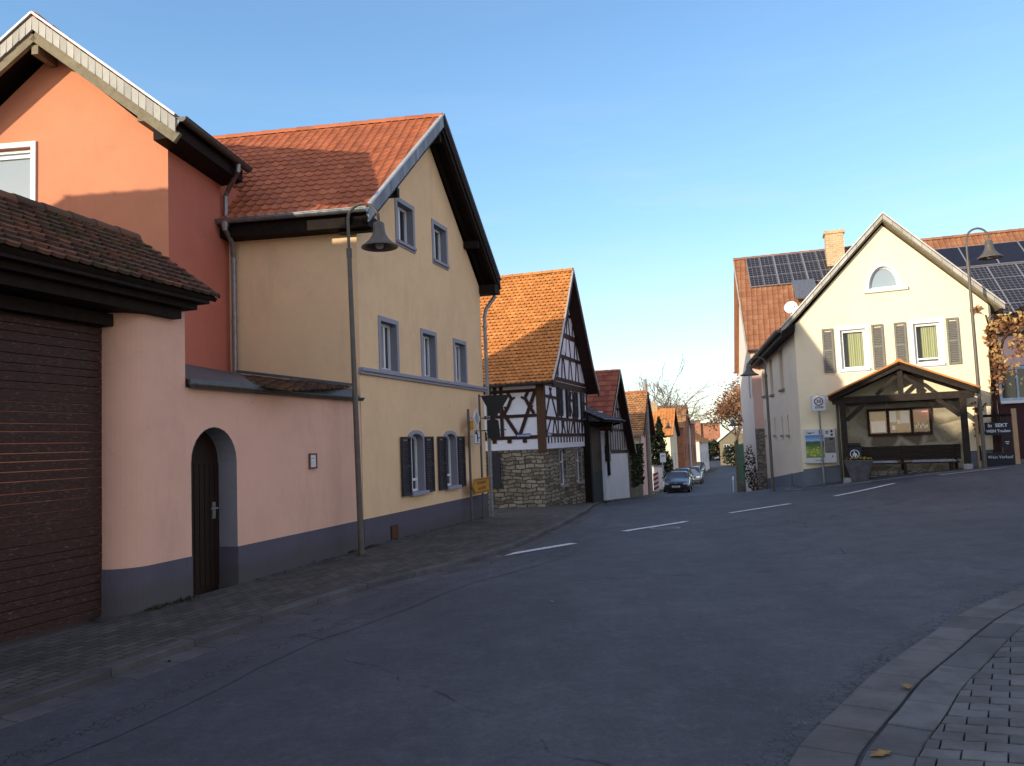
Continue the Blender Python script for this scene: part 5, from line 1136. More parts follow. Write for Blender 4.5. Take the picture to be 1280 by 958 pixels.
# ------------------------------------------------------------------ parked cars
M['tyre'] = simple('tyre_rubber', (.012,.012,.012), .85); M['rim'] = simple('wheel_rim', (.35,.36,.37), .35, .7, .05)
M['headlamp'] = simple('headlamp', (.62,.62,.60), .15, .1, .05); M['carglass'] = glass('car_glass', (.015,.02,.026), .03)
M['trim'] = simple('black_trim', (.012,.012,.013), .5)
def car_paint(name, col):
    m, nt, b = newmat(name); b.inputs['Base Color'].default_value = c4(col); b.inputs['Roughness'].default_value = .28; b.inputs['Metallic'].default_value = .35
    b.inputs['Coat Weight'].default_value = .6; b.inputs['Coat Roughness'].default_value = .08
    return m
def make_car(paint, label, L=4.4, W=1.78, H=1.45, hood=1.15, boot=.75):
    t = thing('parked_car', label, 'car', (0,0,0), 0, 'cars parked along the side street')
    y0 = -L/2; w = W/2
    # stations: y, half width, sill, belt z, roof z (None = no cabin), roof half width
    cab0, cab1 = y0+hood, L/2-boot
    S = [(y0,w*.78,.34,.60,None),(y0+.06,w*.90,.24,.70,None),(y0+.25,w*.97,.20,.78,None),(y0+.8,w,.20,.88,None),(cab0-.05,w,.20,.94,None),(cab0+.25,w,.20,.95,1.14),(cab0+.62,w,.20,.96,H-.10),(cab0+1.1,w,.20,.97,H),(cab1-.9,w,.20,.98,H-.02),(cab1-.35,w,.20,.99,H-.16),(cab1+.02,w,.20,.99,1.06),(L/2-.18,w*.97,.24,.93,None),(L/2-.03,w*.90,.28,.80,None),(L/2,w*.80,.36,.60,None)]
    def sec(y, hw, sl, bz, rz):
        if rz is None: up = [(hw*.97,bz-.08),(hw*.90,bz-.02),(hw*.70,bz+.02),(hw*.35,bz+.045),(0,bz+.05)]
        else:
            k = (rz-bz)/(H-bz); a = hw*(.95-.19*k)
            up = [(hw*.97,bz-.06),(hw*.94,bz),(a,max(bz+.01,rz-.09)),(a*.86,rz-.02),(0,rz)]
        half = [(hw*.86,sl),(hw*.98,sl+.10),(hw,.50),(hw,bz-.20)]+up
        return [(x,y,z) for x, z in half]+[(-x,y,z) for x, z in reversed(half[:-1])]
    mb = MB(True); rows = [sec(*s) for s in S]; mb.grid(rows); mb.face(rows[0]); mb.face(rows[-1][::-1])
    for a, b in zip(rows, rows[1:]): mb.face([a[0], b[0], b[-1], a[-1]])
    body = mb.build('body', paint, t, smooth=True)
    md = body.modifiers.new('subdivision', 'SUBSURF'); md.levels = md.render_levels = 1
    def half(i): return [V(p) for p in rows[i][:9]]
    # windscreen
    def gl(name, p, mat=M['carglass']):
        mb = MB(True); mb.face(p); return mb.build(name, mat, t)
    f0 = y0+hood; gl('windscreen', [(-w*.84,f0+.02,.985),(w*.84,f0+.02,.985),(w*.68,f0+.66,H-.10),(-w*.68,f0+.66,H-.10)])
    gl('rear_window', [(w*.80,cab1+.0,1.02),(-w*.80,cab1+.0,1.02),(-w*.66,cab1-.45,H-.12),(w*.66,cab1-.45,H-.12)])
    for s in (-1, 1):
        gl('side_window', [(s*(w*.965),f0+.40,1.0),(s*(w*.965),cab1-.35,1.02),(s*(w*.80),cab1-.72,H-.13),(s*(w*.80),f0+.80,H-.13)])
        mb = MB(True); mb.hexa(*[(s*x,y,z) for y, e in ((y0+.0,0),(y0+.20,.02)) for x, z in ((w*.50,.62),(w*(.84+e*4),.60),(w*(.86+e*4),.72),(w*.56,.71))]); mb.build('headlight', M['headlamp'], t, bevel=.01)
        mb = MB(True); mb.hexa(*[(s*x,y,z) for y in (L/2-.10,L/2+.005) for x, z in ((w*.55,.70),(w*.86,.70),(w*.86,.84),(w*.6,.84))]); mb.build('tail_light', M['sign_red'], t)
        mb = MB(True); mb.lathe((0,0,0), [(0,-.05),(.05,-.045),(.075,0),(.05,.06),(0,.065)], 8); mir = mb.build('mirror', paint, t, smooth=True); mir.location = (s*(w+.07),f0+.42,1.0)
        mb = MB(True); mb.cbox((s*w*.62,y0+.03,.36),.20,.08,.09); mb.build('fog_light', M['headlamp'], t)
        for yy in (y0+.82, L/2-.82):
            mb = MB(True); mb.grid([[(s*(w-.005+dx),yy+rr*math.cos(k*math.pi/10),.31+rr*math.sin(k*math.pi/10)) for k in range(20)] for rr, dx in ((.2,-.20),(.30,-.19),(.315,-.10),(.30,.0),(.21,.005))], closed=True); wh = mb.build('wheel', M['tyre'], t, smooth=True)
            mb = MB(True); mb.grid([[(s*(w+dx),yy+rr*math.cos(k*math.pi/10),.31+rr*math.sin(k*math.pi/10)) for k in range(20)] for rr, dx in ((.21,.0),(.19,-.02),(.05,-.015),(.0,-.01))], closed=True); mb.build('rim', M['rim'], wh)
    mb = MB(True); mb.cbox((0,y0+.015,.62), W*.44, .06, .11); gr_ = mb.build('grille', M['trim'], t, bevel=.01)
    mb = MB(True); mb.cbox((0,y0+.005,.36), W*.78, .05, .15); mb.build('bumper_intake', M['trim'], t, bevel=.01)
    mb = MB(True); mb.cbox((0,y0-.02,.49), .52, .02, .115); pl = mb.build('number_plate', M['sign_white'], t)
    mb = MB(True)
    for k in range(7): mb.cbox((-.17+k*.055+(.02 if k > 2 else 0),y0-.032,.49), .03, .003, .07)
    mb.build('plate_lettering', M['sign_black'], pl)
    mb = MB(True); mb.lathe((0,0,0), [(0,-.01),(.04,-.005),(.045,.01),(0,.014)], 10); em = mb.build('badge', M['rim'], t); em.location = (0,y0-.0,.70); em.rotation_euler = (R(90),0,0)
    return t
navy, silver, blue2 = car_paint('navy_car_paint', (.012,.016,.035)), car_paint('silver_car_paint', (.15,.17,.20)), car_paint('steel_blue_car_paint', (.05,.085,.15))
def put(c, x, y, rz=-15):
    c.location = (x, y, h(x, y)); c.rotation_euler = (0,0,R(rz)); return c
put(make_car(navy, 'dark blue saloon, nearest of the parked cars in the side street'), 11.15, 55.5)
put(make_car(blue2, 'blue hatchback parked directly behind the nearest dark saloon', 4.1, 1.75, 1.52, .95, .35), 12.7, 62.0)
put(make_car(silver, 'light grey car, third in the parked row, half hidden', 4.2, 1.76, 1.5, 1.0, .4), 15.0, 68.5, -16)
put(make_car(navy, 'dark estate car, fourth in the parked row', 4.5, 1.8, 1.55, 1.1, .3), 21.9, 97, -16)
put(make_car(blue2, 'small blue car far along the parked row', 4.0, 1.72, 1.5, .95, .35), 27.2, 118, -16)
put(make_car(silver, 'silver car standing alone at the far end of the side street', 4.3, 1.78, 1.5, 1.05, .5), 41.2, 166, -12)

# ------------------------------------------------------------------ vegetation
M['bark'] = simple('grey_bark', (.20,.165,.13), .9, 0, .3, 9); M['bark_dark'] = simple('brown_bark', (.10,.07,.05), .9, 0, .3, 9)
def tree(label, x, y, zb, L, r, depth, seed, bark, leafmat=None, nleaf=0, lsize=.2, spread=.5, up=.14, lean=(0,0), group=None, minr=.012):
    t = thing('bare_tree' if not nleaf else 'autumn_tree', label, 'tree', (x,y,zb), 0, group); rnd = random.Random(seed)
    trunk = MB(); tips = []; top = V((x+lean[0],y+lean[1],zb+L)); 
    trunk.tube([(x,y,zb-.3),(x+lean[0]*.3,y,zb+L*.3),(x+lean[0]*.7,y,zb+L*.7),tuple(top)], [r*1.2,r,r*.85,r*.75], 8, cap=False); trunk.build('trunk', bark, t, smooth=True)
    cr = MB()
    for k in range(5):
        a = k*2*math.pi/5+rnd.random(); branch(cr, top-V((0,0,.1+.5*(k % 2))), V((math.cos(a)*.75, math.sin(a)*.75, .75+.5*rnd.random())), L*.56, r*.55, depth, rnd, tips, minr, up, (2,3), spread)
    br = cr.build('branches', bark, t)
    if nleaf:
        lf = MB()
        for i in range(nleaf):
            p = rnd.choice(tips)+V((rnd.gauss(0,.45),rnd.gauss(0,.45),rnd.gauss(0,.4))); leaf(lf, p, lsize*rnd.uniform(.6,1.4), rnd, max(0, min(1, rnd.gauss(.5,.28))))
        lf.build('leaves', leafmat, t)
    return t
tree('large bare tree rising behind the orange roofs', 13.2, 77, -3.4, 5.2, .28, 4, 11, M['bark'], spread=.55, up=.06, minr=.022)
tree('bare tree of lower spreading branches right of the dome', 23.0, 112, -3, 5.2, .26, 4, 23, M['bark'], spread=.6, up=.05, minr=.02)
M['rust_leaf'] = foliage('rust_leaf', [(.12,.05,.03),(.26,.12,.06),(.40,.20,.10),(.46,.28,.14)], .3)
tree('rust coloured autumn tree behind the green gate', 25.3, 86, -2.7, 4.6, .24, 4, 31, M['bark_dark'], M['rust_leaf'], 5600, .28, .55, .16, group=None)
tree('brown autumn tree further off, left of the rust coloured one', 31.6, 114, -3.0, 4.6, .24, 4, 37, M['bark_dark'], M['rust_leaf'], 3600, .28, .6, .1)
tree('reddish autumn tree close to the solar house wall', 21.0, 66, -2.4, 4.0, .20, 4, 41, M['bark_dark'], M['rust_leaf'], 4600, .26, .5, .2)
M['conifer'] = foliage('conifer_green', [(.008,.014,.008),(.02,.032,.014),(.05,.06,.02)], .1)
def conifer(label, x, y, zt, r, seed, n=1500, shape=1.0):
    zb = h(x, y); t = thing('conifer', label, 'tree', (x,y,zb), 0, 'conifers by the white yard wall'); rnd = random.Random(seed)
    mb = MB(); mb.tube([(x,y,zb-.3),(x,y,zt-.3)], [.11,.03], 7); mb.build('trunk', M['bark_dark'], t)
    lf = MB()
    for i in range(n):
        k = rnd.random()**.75; z = zb+.15+(zt-zb)*k; rr = r*((1-k)**shape*.95+.06)*(.8+.3*math.sin(z*9+seed)); a = rnd.random()*6.283; q = rr*rnd.uniform(.55,1.12)
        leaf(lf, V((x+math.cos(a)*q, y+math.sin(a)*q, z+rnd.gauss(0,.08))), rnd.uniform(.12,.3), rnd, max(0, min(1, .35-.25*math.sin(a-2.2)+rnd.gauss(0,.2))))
    lf.build('crown', M['conifer'], t)
conifer('dark tall conifer with pointed top behind the low white yard wall', 10.85, 59.9, 3.0, .85, 3, 2200, .7)
conifer('second dark conifer close left of the tall one', 10.25, 59.6, 2.1, .75, 5, 1700, .6)
def shrub(label, blobs, n, size, seed, mat, name='shrub', cat='shrub', group=None, base=None):
    c = base or (blobs[0][0][0], blobs[0][0][1], h(blobs[0][0][0], blobs[0][0][1])); t = thing(name, label, cat, c, 0, group)
    mb = MB(); rnd = random.Random(seed)
    for k in range(4): mb.tube([(c[0]+rnd.gauss(0,.05),c[1],c[2]-.1),(c[0]+rnd.gauss(0,.25),c[1]+rnd.gauss(0,.1),c[2]+.8)], [.03,.012], 5)
    mb.build('stems', M['bark_dark'], t); lf = MB(); leafcloud(lf, blobs, n, size, seed); lf.build('foliage', mat, t); return t
M['olive_leaf'] = foliage('olive_leaf', [(.02,.025,.01),(.07,.075,.025),(.18,.17,.05)], .2)
shrub('olive green bush right of the dark conifers', [((11.2,60.4,-.1),(.6,.5,.9)),((11.6,61.5,-.6),(.5,.5,.9))], 900, .2, 7, M['olive_leaf'])
shrub('dark rounded evergreen mass closing the end of the street', [((38.0,164,-1.3),(3.0,2,2.2)),((41.5,166,-1.2),(3.2,2,2.4)),((44.5,166,-1.6),(2.5,2,2)),((36,163,-1.9),(2,2,1.6))], 2600, .6, 9, M['conifer'], 'evergreen_hedge', 'hedge')
shrub('dark clipped hedge along the right side of the street', [((33.2,121,-1.4),(1.6,5,1.7)),((36.8,135,-1.4),(1.6,6,1.7)),((40.5,149,-1.5),(1.6,6,1.7))], 2600, .4, 10, M['conifer'], 'hedge', 'hedge')
shrub('straggly climbing plant at the foot of the solar house wall', [(tuple(FOs(9.8,.2,-.5)),(.25,.3,.8)),(tuple(FOs(8.2,.25,.1)),(.3,.5,1.1)),(tuple(FOs(10.8,.25,-.8)),(.2,.3,.45))], 700, .11, 13, foliage('mixed_leaf', [(.02,.03,.012),(.07,.06,.025),(.22,.09,.04)], .2))

# right side of the side street
gg = thing('green_gate', 'green painted board gate beyond the solar house wall', 'gate', (13.3,48.2,-1.6))
Fg = Fr((13.42,48.6), 104); mb = MB()
for i in range(8): Fg.box(mb, i*.14,i*.14+.132,-.03,.0,-1.15,1.15-.02*(i % 2))
mb.build('boards', wood('green_paint', (.10,.19,.12), (.16,.28,.18), (6,6,1)), gg)
mb = MB(); Fg.box(mb, -.12,.0,-.06,.05,-1.8,1.3); Fg.box(mb, 1.12,1.24,-.06,.05,-1.8,1.3); mb.build('posts', M['olive_wood'], gg); mb = MB(); Fg.box(mb, .0,1.12,-.08,.03,-2.0,-1.16); mb.build('footing', M['stone_lt'], gg)
sd = thing('garden_house', 'small garden house with white verge board on the right of the street', 'shed', (34.5,130,-3.1))
Fh = Fr((33.2,130), 104); mb = MB(); wall(mb, Fh, [(0,-3.5),(5,-3.5),(5,.9),(2.5,2.9),(0,.9)], [rect(.6,1.5,-1.2,.2)], .1); mb.face([Fh(0,0,-3.5),Fh(0,-5,-3.5),Fh(0,-5,.9),Fh(0,0,.9)]); mb.build('wall', M['olive_wood'], sd)
mb = MB(); tiles(mb, Fh(2.5,-5,3.1), Fh(2.5,.3,3.1), Fh(-.4,.3,.8), Fh(-.4,-5,.8), .3, .34, 'wave', 121); tiles(mb, Fh(2.5,.3,3.1), Fh(2.5,-5,3.1), Fh(5.4,-5,.8), Fh(5.4,.3,.8), .3, .34, 'wave', 122); mb.build('roof', M['roof_old'], sd)
mb = MB(); mb.bar(Fh(2.5,.32,3.05), Fh(-.4,.32,.78), .06, .3); mb.build('verge_board', M['sign_white'], sd)
window(sd, Fh, rect(.6,1.5,-1.2,.2), -.04, M['white_frame'], M['pane'], .07, (.5,))
rl = thing('hand_rail', 'low white tubular rail beside the green gate', 'railing', (13.4,50,-1.8)); mb = MB()
for k in range(4):
    x, y = 13.45+k*.42, 50+k*1.55; zz = h(x, y)
    mb.tube([(x,y,zz-.1),(x,y,zz+.75),(x+.1,y+.3,zz+.85),(x+.32,y+1.15,zz+.85),(x+.42,y+1.5,zz+.75)], .03, 6)
mb.build('tubes', M['sign_white'], rl)
wlp = thing('wall_lamp', 'bell shaped lamp on a curved arm at the solar house gable wall', 'lamp', FOs(1.2,.0,2.3))
mb = MB(); b_ = FOs(1.2,.0,2.35); mb.tube([b_, b_+FOs.n*.1+V((0,0,.35)), b_+FOs.n*.35+V((0,0,.50)), b_+FOs.n*.55+V((0,0,.35)), b_+FOs.n*.58+V((0,0,.2))], .025, 8); mb.build('arm', M['lamp_paint'], wlp)
mb = MB(); mb.lathe(b_+FOs.n*.58, [(.03,.22),(.09,.2),(.10,.08),(.16,-.02),(.30,-.14),(.30,-.16),(.12,-.04)], 18); mb.build('lamp_shade', M['lamp_paint'], wlp, smooth=True)

# ------------------------------------------------------------------ houses behind the viewpoint (they shade the street)
def plain_house(label, fr, u0, u1, o0, o1, ze, zr, wallm, along=True, rough=M['roof_red']):
    t = thing('neighbour_house', label, 'house', fr((u0+u1)/2,(o0+o1)/2,-.1)); mb = MB()
    wn = [rect(u0+1.2+k*2.6,u0+2.1+k*2.6,1.2,2.6) for k in range(int((u1-u0-2)/2.6))]
    F0 = Fr(fr(0,o0,0)[:2], math.degrees(math.atan2(fr.d.x, fr.d.y))); wall(mb, F0, rect(u0,u1,-.5,ze), wn, .15)
    mb.face([fr(u0,o1,-.5),fr(u1,o1,-.5),fr(u1,o1,ze),fr(u0,o1,ze)]); om = (o0+o1)/2; um = (u0+u1)/2
    for u in (u0, u1): mb.face([fr(u,o0,-.5),fr(u,o1,-.5),fr(u,o1,ze)]+([fr(u,om,zr)] if along else [])+[fr(u,o0,ze)])
    mb.build('wall', wallm, t)
    for hl in wn: window(t, F0, hl, -.08, M['white_frame'], M['pane'], .06, (.5,))
    mb = MB()
    tiles(mb, fr(u0-.3,om,zr+.15), fr(u1+.3,om,zr+.15), fr(u1+.3,o0+.4,ze-.1), fr(u0-.3,o0+.4,ze-.1), .4, .5, 'wave', 131); slab(mb, fr(u0-.3,om,zr+.12), fr(u1+.3,om,zr+.12), fr(u1+.3,o0+.4,ze-.13), fr(u0-.3,o0+.4,ze-.13))
    slab(mb, fr(u1+.3,om,zr+.12), fr(u0-.3,om,zr+.12), fr(u0-.3,o1-.4,ze-.13), fr(u1+.3,o1-.4,ze-.13)); mb.build('roof', rough, t)
plain_house('neighbouring house left of the gateway, out of view, shading the salmon gable', Fr((-12.5,8.0), 96), 0, 4.2, 2.4, -2.4, 5.4, 7.15, M['yellow'])
plain_house('taller neighbouring house further left, out of view, shading the shelter', FC, -14.1, -10.7, -4.0, -9.0, 5.4, 7.85, M['sidecream'])
plain_house('house row behind the viewpoint on the left side, out of view', FC, -33, -15.8, -.3, -8.5, 5.6, 9.0, M['offwhite'])
plain_house('unseen low block added between two neighbouring houses to shade the gate', FC, -15.4, -14.5, -4.6, -8.4, 4.6, 5.75, M['offwhite'])  # invented filler volume, keeps the low sun off the gate boards

plain_house('house on the right behind the viewpoint, out of view, facing the gateway', Fr((8.2,3.0), 180), 0, 17, 0, -9, 6.0, 9.2, M['sidecream'])
# ------------------------------------------------------------------ ground, road, pavements
def lines(a, b, step): n = max(1, round((b-a)/step)); return [a+(b-a)*k/n for k in range(n)]
xs = [-700,-300,-120,-60]+lines(-40,-12,4)+lines(-12,3.5,.5)+lines(3.5,24,.5)+lines(24,60,3)+[60,120,300,700]
ys = [-300,-100,-40]+lines(-20,-2,2)+lines(-2,44,.5)+lines(44,180,4)+[180,300,600,1200]
def asphalt(edge=False):
    m, nt, b = newmat('asphalt'); v = coords(nt)
    n1 = noise(nt, v, .32, 6, .6); n2 = noise(nt, v, 2.2, 7, .7); n3 = noise(nt, v, 75, 4, .85); n4 = noise(nt, v, 18, 5, .75)
    c = mix(nt, ramp(nt, n1, [(.35, .0), (.68, 1.)]), (.052,.056,.068), (.096,.100,.116))
    c = mix(nt, mth(nt, 'MULTIPLY', ramp(nt, n2, [(.40, .0), (.70, 1.)]), .45), c, (.040,.042,.048))
    vs = coords(nt, (.9,.16,1), rot=(0,0,R(-38))); st = ramp(nt, noise(nt, vs, .9, 6, .65), [(.46, .0), (.66, 1.)])
    c = mix(nt, mth(nt, 'MULTIPLY', st, .55), c, (.032,.037,.048))
    c = mix(nt, mth(nt, 'MULTIPLY', ramp(nt, n3, [(.55, .0), (.70, 1.)]), .7), c, (.19,.19,.195))
    c = mix(nt, mth(nt, 'MULTIPLY', ramp(nt, n4, [(.42, .0), (.64, 1.)]), .5), c, (.036,.040,.050))
    n5 = noise(nt, coords(nt, (1,1,1), loc=(2,8,0)), 5.5, 6, .75); c = mix(nt, mth(nt, 'MULTIPLY', ramp(nt, n5, [(.52, .0), (.72, 1.)]), .4), c, (.125,.13,.15))
    sp = nd(nt, 'TexVoronoi'); sp.inputs['Scale'].default_value = 5; nt.links.new(v, sp.inputs['Vector'])
    c = mix(nt, ramp(nt, sp.outputs['Distance'], [(.015, 1.), (.035, .0)]), c, (.30,.30,.30))
    # cracks and tar seams
    w = nd(nt, 'TexNoise'); w.inputs['Scale'].default_value = 1.6; w.inputs['Detail'].default_value = 4; nt.links.new(v, w.inputs['Vector'])
    vv = mix(nt, .5, v, w.outputs['Color'], 'ADD'); ve = nd(nt, 'TexVoronoi', feature='DISTANCE_TO_EDGE'); ve.inputs['Scale'].default_value = .16; nt.links.new(vv, ve.inputs['Vector'])
    cr = ramp(nt, ve.outputs['Distance'], [(.0, 1.), (.0032, .0)]); cr = mth(nt, 'MULTIPLY', cr, ramp(nt, n2, [(.45, .0), (.6, .8)]))
    c = mix(nt, cr, c, (.012,.012,.014))
    bl = ramp(nt, noise(nt, coords(nt, (.5,.5,1), loc=(4,9,0)), 1.7, 5, .6), [(.66, .0), (.70, 1.)])
    c = mix(nt, mth(nt, 'MULTIPLY', bl, .45), c, (.022,.023,.026))
    if edge:
        at = nd(nt, 'Attribute', attribute_name='tint'); e1 = noise(nt, v, 9, 6, .7); e2 = nd(nt, 'TexVoronoi', feature='DISTANCE_TO_EDGE'); e2.inputs['Scale'].default_value = 11; nt.links.new(vv, e2.inputs['Vector'])
        k = ramp(nt, mth(nt, 'ADD', at.outputs['Fac'], mth(nt, 'MULTIPLY', e1, .9)), [(1.05, .0), (1.35, 1.)]); c = mix(nt, mth(nt, 'MULTIPLY', k, .7), c, (.018,.018,.020))
        kc = mth(nt, 'MULTIPLY', ramp(nt, e2.outputs['Distance'], [(.0, 1.), (.06, .0)]), ramp(nt, mth(nt, 'ADD', at.outputs['Fac'], mth(nt, 'MULTIPLY', e1, .8)), [(.82, .0), (1.05, 1.)])); c = mix(nt, kc, c, (.008,.008,.009))
    nt.links.new(c, b.inputs['Base Color']); nt.links.new(mth(nt, 'ADD', mth(nt, 'MULTIPLY', n2, .25), .58), b.inputs['Roughness']); b.inputs['Specular IOR Level'].default_value = .35
    bump(nt, b, mth(nt, 'SUBTRACT', mth(nt, 'ADD', n3, mth(nt, 'MULTIPLY', n4, .6)), mth(nt, 'MULTIPLY', cr, 2)), .7, .010); return m
mb = MB(); mb.grid([[(x,y,h(x,y)) for x in xs] for y in ys]); props(mb.build('road', asphalt(), None, smooth=True), kind='structure')
def resample(pts, n):
    P = [V((p[0],p[1],0)) for p in pts]; d = [0]
    for a, b in zip(P, P[1:]): d.append(d[-1]+(b-a).length)
    out = []
    for k in range(n+1):
        s = d[-1]*k/n; i = max(j for j in range(len(d)-1) if d[j] <= s+1e-9); t = (s-d[i])/max(1e-9, d[i+1]-d[i]); out.append(P[i].lerp(P[i+1], t))
    return out
def smooth_line(pts, n):
    P = [V((p[0],p[1],0)) for p in pts]; P = [P[0]*2-P[1]]+P+[P[-1]*2-P[-2]]; out = []
    for i in range(1, len(P)-2):
        for k in range(12):
            t = k/12; a, b, c, d = P[i-1:i+3]; out.append(.5*((2*b)+(c-a)*t+(2*a-5*b+4*c-d)*t*t+(3*b-3*c+d-a)*t**3))
    out.append(P[-2]); return resample(out, n)
def normals(L):
    out = []
    for i in range(len(L)):
        d = (L[min(i+1,len(L)-1)]-L[max(i-1,0)]).normalized(); out.append(V((d.y,-d.x,0)))
    return out
def lift(p, dz): return V((p.x,p.y,h(p.x,p.y)+dz))
def strip(L, Rr, m, dz, name, mat):
    mb = MB(); mb.grid([[lift(a.lerp(b, j/m), dz) for j in range(m+1)] for a, b in zip(L, Rr)]); return props(mb.build(name, mat, None, smooth=True), kind='structure')
def blocks(line, o0, o1, dz0, dz1, ln, name, mat, seed=1, joint=.010, depth=.2, bev=.008, jit=.004):
    """a row of separate stone blocks along a line, between the offsets o0 and o1 to its right"""
    rnd = random.Random(seed); N = normals(line); mb = MB(); tot = sum((b-a).length for a, b in zip(line, line[1:])); n = max(1, round(tot/ln)); pts = resample(line, n*2); NN = normals(pts)
    for i in range(n):
        a, m_, b = pts[2*i], pts[2*i+1], pts[2*i+2]; t = (b-a).normalized()*joint/2; na, nm, nb = NN[2*i], NN[2*i+1], NN[2*i+2]; z = rnd.gauss(0, jit); tint = rnd.random()
        q = [(a+t,na,o0,dz0),(m_,nm,o0,dz0),(b-t,nb,o0,dz0),(b-t,nb,o1,dz1),(m_,nm,o1,dz1),(a+t,na,o1,dz1)]
        top = [lift(p+nn*o, d+z) for p, nn, o, d in q]
        ch_ = [p+V((0,0,-bev)) for p in top]; cen = sum(top, V((0,0,0)))/6; tin = [p+(cen-p).normalized()*bev for p in top]
        mb.face(tin, tint)
        for k in range(6):
            j = (k+1) % 6; mb.face([ch_[k],ch_[j],tin[j],tin[k]], tint); mb.face([ch_[k]-V((0,0,depth)),ch_[j]-V((0,0,depth)),ch_[j],ch_[k]], tint)
    return props(mb.build(name, mat, None), kind='structure')
M['kerb'] = tinted('kerb_stone', (.115,.112,.110), (.165,.160,.155), .9, (.06,.06,.055), .5, .5)
M['paver'] = tinted('concrete_paver', (.105,.108,.110), (.175,.178,.180), .9, (.06,.055,.05), .5, .6)
M['kerb_old'] = tinted('old_kerb_stone', (.082,.081,.082), (.112,.110,.110), .9, (.05,.05,.048), .6, .6)
M['joint'] = simple('joint_sand', (.020,.019,.018), .95, 0, .4, 30)
def paving():
    m, nt, b = newmat('small_pavers'); v = coords(nt, rot=(0,0,R(17.5-90)))
    t = nd(nt, 'TexBrick'); nt.links.new(v, t.inputs['Vector']); t.inputs['Scale'].default_value = 1; t.inputs['Brick Width'].default_value = .22; t.inputs['Row Height'].default_value = .11; t.inputs['Mortar Size'].default_value = .007
    t.inputs['Color1'].default_value = (.078,.074,.066,1); t.inputs['Color2'].default_value = (.135,.126,.112,1); t.inputs['Mortar'].default_value = (.022,.021,.019,1)
    n = noise(nt, coords(nt), .9, 7, .65); c = mix(nt, ramp(nt, n, [(.35, .0), (.7, .7)]), t.outputs['Color'], (.040,.038,.033))
    c = mix(nt, ramp(nt, noise(nt, coords(nt), 6, 5, .7), [(.6, .0), (.75, .5)]), c, (.13,.12,.10))
    nt.links.new(c, b.inputs['Base Color']); b.inputs['Roughness'].default_value = .9; b.inputs['Specular IOR Level'].default_value = .2
    bump(nt, b, mth(nt, 'SUBTRACT', mth(nt, 'MULTIPLY', noise(nt, coords(nt), 40, 4), .5), t.outputs['Fac']), .6, .01); return m
M['paving'] = paving()
K = smooth_line([(-9.5,-8),(-7.3,-2),(-5.6,2),(-3.83,5.99),(-3.46,7.02),(-2.94,8.51),(-2.07,10.53),(-.38,13.43),(.96,18.0),(1.75,22),(2.35,26.5),(2.85,30),(3.35,33.3),(3.6,34.6)], 90)
Lw = resample([(-12.6,-8),(-10,-2),(-8.0,0),(-4.9,7.3),(-2.75,14.1),(-.75,20.6),(-1.0,24),(-1.0,28),(1.2,31.5),(3.2,35)], 90)
strip(Lw, [p+n*.10 for p, n in zip(K, normals(K))], 10, .076, 'pavement', M['paving'])
blocks(K, -.01, .13, .084, .082, 1.0, 'kerb', M['kerb_old'], 2, .010, .25, .012, .0015)
blocks(K, .14, .38, .014, .008, .5, 'gutter_stones', M['kerb_old'], 3, .010, .2, .006, .001)
KN = normals(K); mb = MB(); rnd = random.Random(77); wob = [.95+.05*math.sin(i*.7)+rnd.gauss(0,.02) for i in range(len(K))]
mb.grid([[lift(p+n*(w_+o), .004) for o in (-.30,-.18,-.09,-.04,.0,.04,.09,.18,.30)] for p, n, w_ in zip(K, KN, wob)], lambda i, j: (.12,.38,.62,.82,.82,.62,.38,.12)[j])
props(mb.build('road_seam', asphalt(True), None, smooth=True), kind='structure')
K2 = smooth_line([(3.9,34.9),(5.2,38.5),(6.9,43.5),(9.3,51.5),(10.6,56),(13.3,64),(16,73),(22,92),(30,118)], 60)
L2 = resample([(2.9,35.2),(4.6,39.5),(6.4,44.5),(8.2,51.5),(9.4,56),(11.8,64),(14.5,73),(20,92),(28,118)], 60)
strip(L2, K2, 4, .08, 'far_pavement', M['paving']); blocks(K2, .0, .14, .085, .08, 1.0, 'far_kerb', M['kerb'], 4, .015, .2, .01)
# strip in front of the pale yellow house
Q = smooth_line([tuple(FR(u,o,0)[:2]) for u, o in ((-.9,-8),(-.55,-5),(-.5,-2),(-.45,.0),(.0,.75),(.8,1.35),(2.0,1.75),(4.5,1.9),(8,1.9),(14,1.9))], 60)
Qi = resample([tuple(FR(u,o,0)[:2]) for u, o in ((.9,-8),(.3,-5),(.2,-2),(.2,-.3),(.6,-.3),(1.2,-.3),(2.4,-.3),(4.5,-.3),(8,-.3),(14,-.3))], 60)
strip(Q, Qi, 5, .03, 'right_pavement', asphalt()); blocks(Q, .0, .12, .035, .035, 1.0, 'right_kerb', M['kerb'], 6, .015, .2, .01)
VL = smooth_line([(11.4,37.5),(13.6,46),(16.0,54),(20.5,70),(28,99),(34,121),(46,168)], 50); VR = [p+V((2.6,-.6,0)) for p in VL]
M['verge'] = simple('earth_and_grass', (.075,.068,.042), .95, 0, .5, 5, .1, .6); strip(VL, VR, 4, .06, 'grass_verge', M['verge']); blocks(VL, -.12, .02, .09, .09, 1.0, 'verge_kerb', M['kerb'], 9, .015, .2, .01)
